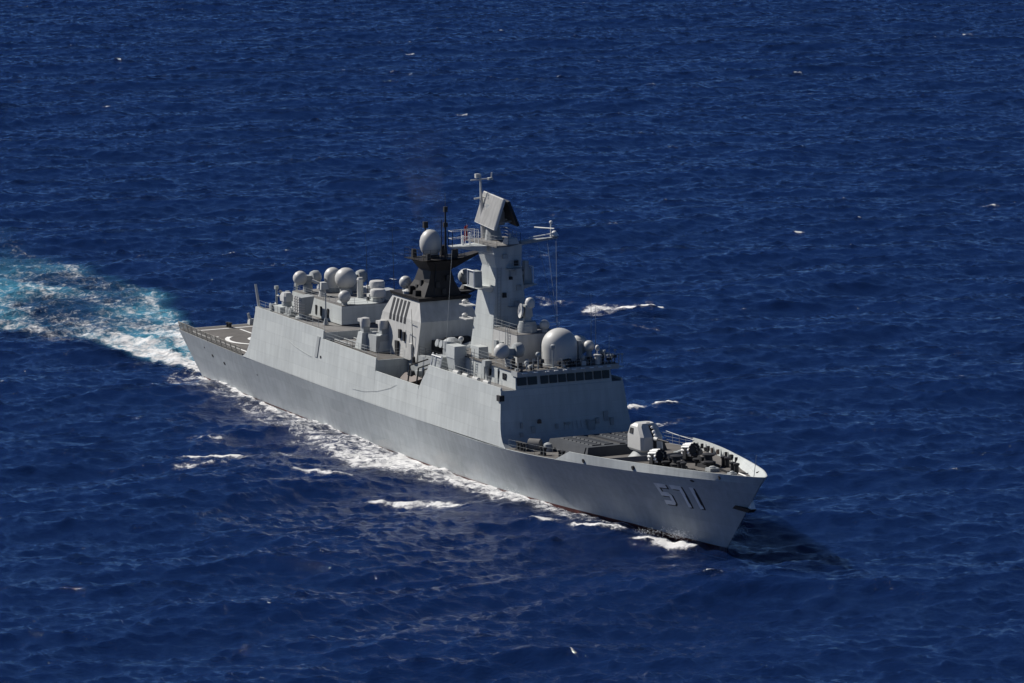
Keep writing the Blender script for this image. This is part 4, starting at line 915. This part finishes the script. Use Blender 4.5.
# wash sheet along the sides
wd = np.interp(X, [-5, 20, 45, 60, 72, 84, 96, 106, 113], [6.5, 7.5, 9.5, 11.5, 10.5, 6.8, 4.8, 3.4, 1.2])
den = np.interp(X, [-5, 20, 45, 56, 66, 76, 90, 100, 110, 114], [.60, .65, .74, .88, .98, .96, .92, .86, .74, .0])
sheet = np.where((X > -8) & (X < 114), den*(1-ss(.45, 1.15, (D+(n8-.5)*5)/wd)), 0)*(D > -2)
edge = np.interp(X, [-5, 40, 80, 112, 114], [1.0, .95, 1.1, .8, 0])*np.exp(-(np.maximum(D-.2, 0)/np.interp(X, [0, 50, 70, 85, 110], [.8, 1.0, 2.2, 2.0, .8]))**2)*(X > -4)*(X < 113)
foam = np.maximum(foam, sheet*(.70+.6*n3_)); foam = np.maximum(foam, edge*(.6+.8*n3_))
# crests thrown off by the bow: (x0,y0,x1,y1,width,strength,height)
def seg(x0, y0, x1, y1, wid, st, ht=0., mirror=True, wob=1.2, asym=True):
    global foam, bump
    for s in ((1, -1) if mirror else (1,)):
        ax, ay, bx, by = x0, y0*s, x1, y1*s; L = math.hypot(bx-ax, by-ay); tx, ty = (bx-ax)/L, (by-ay)/L
        t = ((X-ax)*tx+(Y-ay)*ty)/L; d = -(X-ax)*ty+(Y-ay)*tx
        d = d+(n8-.5)*2.2*wob+(n3_-.5)*2.2*wid
        e = ss(-.12, .15, t)*(1-ss(.8, 1.12, t))
        foam = np.maximum(foam, 1.12*st*e*np.exp(-(d/(wid*1.5))**2)*(.35+1.3*n1_))
        bump += ht*e*np.exp(-(d/(wid*2.2))**2)
seg(123.6, -1.5, 116.6, -5.2, .75, 1.15, .55, wob=.5)
bump += .55*np.exp(-np.maximum(D, 0)/1.6)*ss(118, 122, X)*(1-ss(127, 129.5, X))*(D > -4)
seg(113.4, -4.4, 103.0, -12.3, .8, 1.0, .35, wob=.9)
seg(93.5, -12.2, 84.2, -21, .85, 1.1, .35)
seg(87.5, -8.5, 78, -11.0, 1.2, .9, .3)
seg(77.0, -18.2, 69.0, -22.5, .55, .85, .2)
seg(57.0, -22.2, 51.6, -30.6, .8, 1.15, .35, wob=.8)
seg(62.0, -26.0, 58.0, -33, .7, .62, .2); seg(47.0, -19.6, 42.5, -25.0, 1.2, .62, .2); seg(61, -18.5, 56, -19.5, .6, .6, .1)
seg(-25.5, 61.5, -16.5, 69.0, 2.3, .82, .3, False); seg(-21.5, 64.6, -16.6, 69.0, 1.9, 1.5, .4, False, wob=.4); seg(-34, 57, -27, 61.5, 1.6, .6, .2, False); seg(-6.5, 56, -1, 61, .9, .58, .1, False)
seg(50.6, 31.8, 52.6, 33.8, 1.2, 1.3, .2, False)
_rw = random.Random(19)
for _ in range(44):
    uu = _rw.uniform(430, 1150); vv = _rw.uniform(-.108, .108)*uu; xx = CAM[0]+uu*fx+vv*fy; yy = CAM[1]+uu*fy-vv*fx
    if -130 < xx < 140 and abs(yy) < 34: continue
    an = W0+math.pi/2+_rw.uniform(-.35, .35); ln = _rw.uniform(1.2, 4.5)
    seg(xx, yy, xx+ln*math.cos(an), yy+ln*math.sin(an), _rw.uniform(.35, .8), _rw.uniform(.45, .85), .15, False, wob=.3)
# scattered small whitecaps: where the surface folds most
foldv = J; lim = np.quantile(foldv[(fade > .99)], .003); 
foam = np.maximum(foam, .95*ss(lim, lim*1.25, foldv)*ss(.42, .52, n20)*(.5+.8*n1_))
# stern wake
Xs = -X
hw_s = np.interp(Xs, [-4, 0, 20, 36, 45, 70, 120, 200], [4.6, 5.2, 7.5, 10, 15, 19, 24, 30])     # starboard edge
hw_p = np.interp(Xs, [-4, 0, 15, 40, 66, 85, 120, 200], [4.0, 3.5, 5.5, 10, 18.5, 18, 20, 26])
inside = (Xs > -3.4)
e = np.where(Y < 0, -Y/hw_s, Y/hw_p)+(n8-.5)*.35
core = np.where(inside, 1-ss(.72, 1.08, e), 0)
age = ss(0, 150, Xs)
streak = fbm(X*.35, Y*1.6, 5, 61)
aer = np.maximum(aer, core*(1-.45*age)*(1-.75*ss(85, 135, Xs))*(.22+.7*ss(.32, .66, fbm(X*.45, Y, 9, 71)))*ss(-3, 3, Xs))
f_edge = np.exp(-((e-.80)/.17)**2)*inside*np.interp(Xs, [-3, 0, 22, 36, 70, 130, 250], [1.05, 1.1, .98, .82, .72, .6, .3])*np.where(Y < 0, 1, .72)
f_in = core*np.interp(Xs, [-3, 0, 10, 30, 60, 120, 250], [1.15, 1.12, .96, .76, .64, .54, .3])
foam = np.maximum(foam, f_edge*(.55+.8*n3_)); foam = np.maximum(foam, f_in*(.42+1.0*streak))
bump += core*.25*(fbm(X, Y, 5, 81)-.5)*2+np.clip(foam, 0, 1)*.10*(n3_-.3)*2
Z += bump
Z -= .15*np.exp(-np.maximum(D, 0)/2.2)*ss(95, 106, X)*(1-ss(112, 119, X))*(D > -3)
Z = Z*fade; DX *= fade; DY *= fade; foam *= fade; aer *= fade
X2 = X+DX*(1-calm); Y2 = Y+DY*(1-calm)
nu, nv = X.shape
co = np.stack([X2, Y2, Z], -1).reshape(-1, 3).astype(np.float32)
idx = np.arange(nu*nv).reshape(nu, nv)
quads = np.stack([idx[:-1, :-1], idx[:-1, 1:], idx[1:, 1:], idx[1:, :-1]], -1).reshape(-1, 4)
# (u forward, v right) -> face normal up needs order u, -v
quads = quads[:, ::-1].astype(np.int32)
me = bpy.data.meshes.new('sea'); me.vertices.add(len(co)); me.vertices.foreach_set('co', co.ravel())
me.loops.add(quads.size); me.loops.foreach_set('vertex_index', quads.ravel())
me.polygons.add(len(quads)); me.polygons.foreach_set('loop_start', np.arange(0, quads.size, 4, dtype=np.int32)); me.polygons.foreach_set('loop_total', np.full(len(quads), 4, dtype=np.int32))
me.polygons.foreach_set('use_smooth', np.ones(len(quads), dtype=bool)); me.update(calc_edges=True)
for nm, arr in (('foam', foam), ('aer', aer)):
    a = me.attributes.new(nm, 'FLOAT', 'POINT'); a.data.foreach_set('value', arr.ravel().astype(np.float32))
m, t, b = nodes('sea_water')
tc = N(t, 'ShaderNodeNewGeometry')
af = N(t, 'ShaderNodeAttribute', attribute_name='foam'); aa = N(t, 'ShaderNodeAttribute', attribute_name='aer')
nf = N(t, 'ShaderNodeTexNoise'); nf.inputs['Scale'].default_value = .9; nf.inputs['Detail'].default_value = 9; nf.inputs['Roughness'].default_value = .74
nf.inputs['Distortion'].default_value = .6
t.links.new(tc.outputs['Position'], nf.inputs['Vector'])
sub = N(t, 'ShaderNodeMath', operation='MULTIPLY_ADD'); sub.inputs[1].default_value = 2.3; sub.inputs[2].default_value = -1.15
t.links.new(nf.outputs['Fac'], sub.inputs[0])
add = N(t, 'ShaderNodeMath', operation='ADD'); t.links.new(sub.outputs[0], add.inputs[0]); t.links.new(af.outputs['Fac'], add.inputs[1])
mr = N(t, 'ShaderNodeMapRange', interpolation_type='SMOOTHSTEP'); mr.inputs[1].default_value = .48; mr.inputs[2].default_value = 1.12
t.links.new(add.outputs[0], mr.inputs[0])
deep = (.0080, .0278, .120, 1)
mix = N(t, 'ShaderNodeMix', data_type='RGBA'); mix.inputs[6].default_value = deep; mix.inputs[7].default_value = (.08, .30, .42, 1); t.links.new(aa.outputs['Fac'], mix.inputs[0])
mix2 = N(t, 'ShaderNodeMix', data_type='RGBA'); t.links.new(mix.outputs[2], mix2.inputs[6]); mix2.inputs[7].default_value = (.74, .74, .74, 1)
t.links.new(mr.outputs[0], mix2.inputs[0]); t.links.new(mix2.outputs[2], b.inputs['Base Color'])
rr = N(t, 'ShaderNodeMapRange'); rr.inputs[3].default_value = .08; rr.inputs[4].default_value = .8
t.links.new(mr.outputs[0], rr.inputs[0]); t.links.new(rr.outputs[0], b.inputs['Roughness'])
b.inputs['IOR'].default_value = 1.33
b1 = N(t, 'ShaderNodeTexNoise'); b1.inputs['Scale'].default_value = 2.2; b1.inputs['Detail'].default_value = 4; b1.inputs['Roughness'].default_value = .6
mpb = N(t, 'ShaderNodeMapping'); mpb.inputs['Rotation'].default_value = (0, 0, -W0); mpb.inputs['Scale'].default_value = (1.9, .6, 1)
t.links.new(tc.outputs['Position'], mpb.inputs['Vector']); t.links.new(mpb.outputs[0], b1.inputs['Vector'])
bp = N(t, 'ShaderNodeBump'); bp.inputs['Strength'].default_value = 1.0; bp.inputs['Distance'].default_value = .22
t.links.new(b1.outputs['Fac'], bp.inputs['Height']); t.links.new(bp.outputs[0], b.inputs['Normal'])
b.inputs['Specular IOR Level'].default_value = .35
gl = N(t, 'ShaderNodeBsdfPrincipled'); gl.inputs['Base Color'].default_value = (0, 0, 0, 1); gl.inputs['Roughness'].default_value = .09; gl.inputs['IOR'].default_value = 1.33; t.links.new(bp.outputs[0], gl.inputs['Normal'])
tr_ = N(t, 'ShaderNodeBsdfTransparent'); tr_.inputs['Color'].default_value = (.80, .80, .80, 1)
wm = N(t, 'ShaderNodeAddShader'); t.links.new(tr_.outputs[0], wm.inputs[0]); t.links.new(gl.outputs[0], wm.inputs[1])
am = N(t, 'ShaderNodeMath', operation='MAXIMUM'); t.links.new(mr.outputs[0], am.inputs[0]); a9 = N(t, 'ShaderNodeMath', operation='MULTIPLY_ADD'); a9.inputs[1].default_value = 1.0; a9.inputs[2].default_value = .32; t.links.new(aa.outputs['Fac'], a9.inputs[0])
t.links.new(a9.outputs[0], am.inputs[1]); am.use_clamp = True
fs = N(t, 'ShaderNodeMixShader'); t.links.new(am.outputs[0], fs.inputs[0]); t.links.new(wm.outputs[0], fs.inputs[1]); t.links.new(b.outputs[0], fs.inputs[2])
t.links.new(fs.outputs[0], t.nodes['Material Output'].inputs['Surface'])
me.materials.append(m)
# the scattering water body just under the surface (smooth, so light spreads sideways in it as in deep sea water)
def boxblur(A, k):
    for ax in (0, 1):
        P_ = np.pad(A, [(k+1, k) if a == ax else (0, 0) for a in (0, 1)], mode='edge').cumsum(ax)
        A = (np.take(P_, range(2*k+1, P_.shape[ax]), ax)-np.take(P_, range(0, P_.shape[ax]-2*k-1), ax))/(2*k+1)
    return A
Zb = boxblur(boxblur(Z, 8), 8)-.85
sel0 = sorted(set(list(range(0, nu, 4))+[nu-1])); sel1 = sorted(set(list(range(0, nv, 4))+[nv-1]))
g = np.ix_(sel0, sel1); cb = np.stack([X[g], Y[g], Zb[g]], -1).reshape(-1, 3).astype(np.float32); nb, mbv = len(sel0), len(sel1)
idb = np.arange(nb*mbv).reshape(nb, mbv); qb = np.stack([idb[:-1, :-1], idb[:-1, 1:], idb[1:, 1:], idb[1:, :-1]], -1).reshape(-1, 4)[:, ::-1].astype(np.int32)
m2 = bpy.data.meshes.new('water_body'); m2.vertices.add(len(cb)); m2.vertices.foreach_set('co', cb.ravel()); m2.loops.add(qb.size); m2.loops.foreach_set('vertex_index', qb.ravel())
m2.polygons.add(len(qb)); m2.polygons.foreach_set('loop_start', np.arange(0, qb.size, 4, dtype=np.int32)); m2.polygons.foreach_set('loop_total', np.full(len(qb), 4, dtype=np.int32))
m2.polygons.foreach_set('use_smooth', np.ones(len(qb), dtype=bool)); m2.update(calc_edges=True)
mw, tw, bw_ = nodes('deep_water'); bw_.inputs['Base Color'].default_value = (.0045, .0155, .068, 1); bw_.inputs['Roughness'].default_value = 1; bw_.inputs['Specular IOR Level'].default_value = 0
bw_.inputs['Subsurface Weight'].default_value = 1; bw_.inputs['Subsurface Radius'].default_value = (1, 1, 1); bw_.inputs['Subsurface Scale'].default_value = 24.0
m2.materials.append(mw); wb = bpy.data.objects.new('water_body', m2); col.objects.link(wb); wb['kind'] = 'structure'; wb['label'] = 'deep blue water under the sea surface'
sea = bpy.data.objects.new('sea', me); col.objects.link(sea); sea['kind'] = 'structure'; sea['label'] = 'dark blue open sea with white wake and wash'

# spray droplets thrown up where the bow waves break
mb = MB(); rg = random.Random(3)
def droplets(c, sx, sy, h, n_, r=.035):
    for _ in range(n_):
        p = Vector((c[0]+rg.gauss(0, sx), c[1]+rg.gauss(0, sy), c[2]+abs(rg.gauss(0, h)))); q = r*rg.uniform(.4, 1.3)
        mb.add([p+Vector((q,0,-q*.6)), p+Vector((-q*.5,q*.9,-q*.6)), p+Vector((-q*.5,-q*.9,-q*.6)), p+Vector((0,0,q))], [(0,2,1),(0,1,3),(1,2,3),(2,0,3)])
for sg in (1, -1):
    droplets((121.2, -2.9*sg, .7), 1.2, .6, .30, 500); droplets((118.0, -4.6*sg, .6), 1.2, .7, .18, 200)
    droplets((91.5, -6.9*sg, .3), 1.2, .5, .25, 250); droplets((79.0, -8.2*sg, .3), 1.4, .6, .25, 300)
sp = mb.build('spray', M['white'], None); sp['kind'] = 'stuff'; sp['label'] = 'white spray thrown up along the bow'
# thin mist hanging where the wash breaks along the hull
def mist(x0, x1, zt, dens, seed):
    mb = MB(); xs = np.linspace(x0, x1, 15); rings = []
    for x in xs:
        t = (x-x0)/(x1-x0); k = math.sin(math.pi*min(max(t, .03), .97)); b = bwl(x)
        rings.append([(x, -(b+.3+1.6*k), .15), (x, -(b-.6), .15), (x, -(b-.6), .3+zt*k), (x, -(b+.4+.9*k), .3+zt*k*.8)])
    mb.loft(rings)
    m = bpy.data.materials.new('spray_mist'); m.use_nodes = True; t = m.node_tree; t.nodes.remove(t.nodes['Principled BSDF'])
    pv = t.nodes.new('ShaderNodeVolumePrincipled'); pv.inputs['Color'].default_value = (.95, .95, .95, 1); pv.inputs['Anisotropy'].default_value = .3
    tc = N(t, 'ShaderNodeTexCoord'); n = N(t, 'ShaderNodeTexNoise'); n.inputs['Scale'].default_value = .45; n.inputs['Detail'].default_value = 3
    mp = N(t, 'ShaderNodeMapping'); mp.inputs['Location'].default_value = (seed, 0, 0); mp.inputs['Scale'].default_value = (.6, 1, 1)
    t.links.new(tc.outputs['Object'], mp.inputs[0]); t.links.new(mp.outputs[0], n.inputs['Vector'])
    r_ = N(t, 'ShaderNodeMapRange', interpolation_type='SMOOTHSTEP'); r_.inputs[1].default_value = .42; r_.inputs[2].default_value = .72
    t.links.new(n.outputs['Fac'], r_.inputs[0])
    sp_ = N(t, 'ShaderNodeSeparateXYZ'); t.links.new(tc.outputs['Object'], sp_.inputs[0])
    z_ = N(t, 'ShaderNodeMapRange'); z_.inputs[1].default_value = zt; z_.inputs[2].default_value = .2; z_.inputs[4].default_value = dens; t.links.new(sp_.outputs['Z'], z_.inputs[0])
    mu = N(t, 'ShaderNodeMath', operation='MULTIPLY'); t.links.new(r_.outputs[0], mu.inputs[0]); t.links.new(z_.outputs[0], mu.inputs[1]); t.links.new(mu.outputs[0], pv.inputs['Density'])
    t.links.new(pv.outputs[0], t.nodes['Material Output'].inputs['Volume'])
    o = mb.build('spray_mist', m, None); o['kind'] = 'stuff'; o['label'] = 'thin white mist drifting up the hull side from the wash'
mist(56, 96, 3.6, .30, 3.0)


# faint brown exhaust drifting up and aft from the funnel
mb = MB(); rings = []
for i in range(8):
    t = i/7; c = Vector((58-17*t, .5+5*t, 21.6+13*t)); q = 1.2+2.6*t
    rings.append([c+Vector((q*math.cos(a), q*math.sin(a), 0)) for a in np.linspace(0, 2*math.pi, 12, endpoint=False)])
mb.loft(rings)
m = bpy.data.materials.new('exhaust'); m.use_nodes = True; t = m.node_tree; t.nodes.remove(t.nodes['Principled BSDF'])
pv = t.nodes.new('ShaderNodeVolumePrincipled'); pv.inputs['Color'].default_value = (.40, .385, .37, 1)
tc = N(t, 'ShaderNodeTexCoord'); n = N(t, 'ShaderNodeTexNoise'); n.inputs['Scale'].default_value = .35; n.inputs['Detail'].default_value = 3; t.links.new(tc.outputs['Object'], n.inputs['Vector'])
r_ = N(t, 'ShaderNodeMapRange', interpolation_type='SMOOTHSTEP'); r_.inputs[1].default_value = .36; r_.inputs[2].default_value = .7; r_.inputs[4].default_value = .028; t.links.new(n.outputs['Fac'], r_.inputs[0])
sz = N(t, 'ShaderNodeSeparateXYZ'); t.links.new(tc.outputs['Object'], sz.inputs[0]); fz = N(t, 'ShaderNodeMapRange'); fz.inputs[1].default_value = 34; fz.inputs[2].default_value = 24; t.links.new(sz.outputs['Z'], fz.inputs[0])
mu = N(t, 'ShaderNodeMath', operation='MULTIPLY'); t.links.new(r_.outputs[0], mu.inputs[0]); t.links.new(fz.outputs[0], mu.inputs[1]); t.links.new(mu.outputs[0], pv.inputs['Density'])
t.links.new(pv.outputs[0], t.nodes['Material Output'].inputs['Volume'])
o = mb.build('exhaust_smoke', m, None); o['kind'] = 'stuff'; o['label'] = 'thin brown exhaust drifting from the black funnel top'

# keep the tree at thing > part > sub-part
for o in list(bpy.data.objects):
    while o.parent and o.parent.parent and o.parent.parent.parent:
        o.parent = o.parent.parent
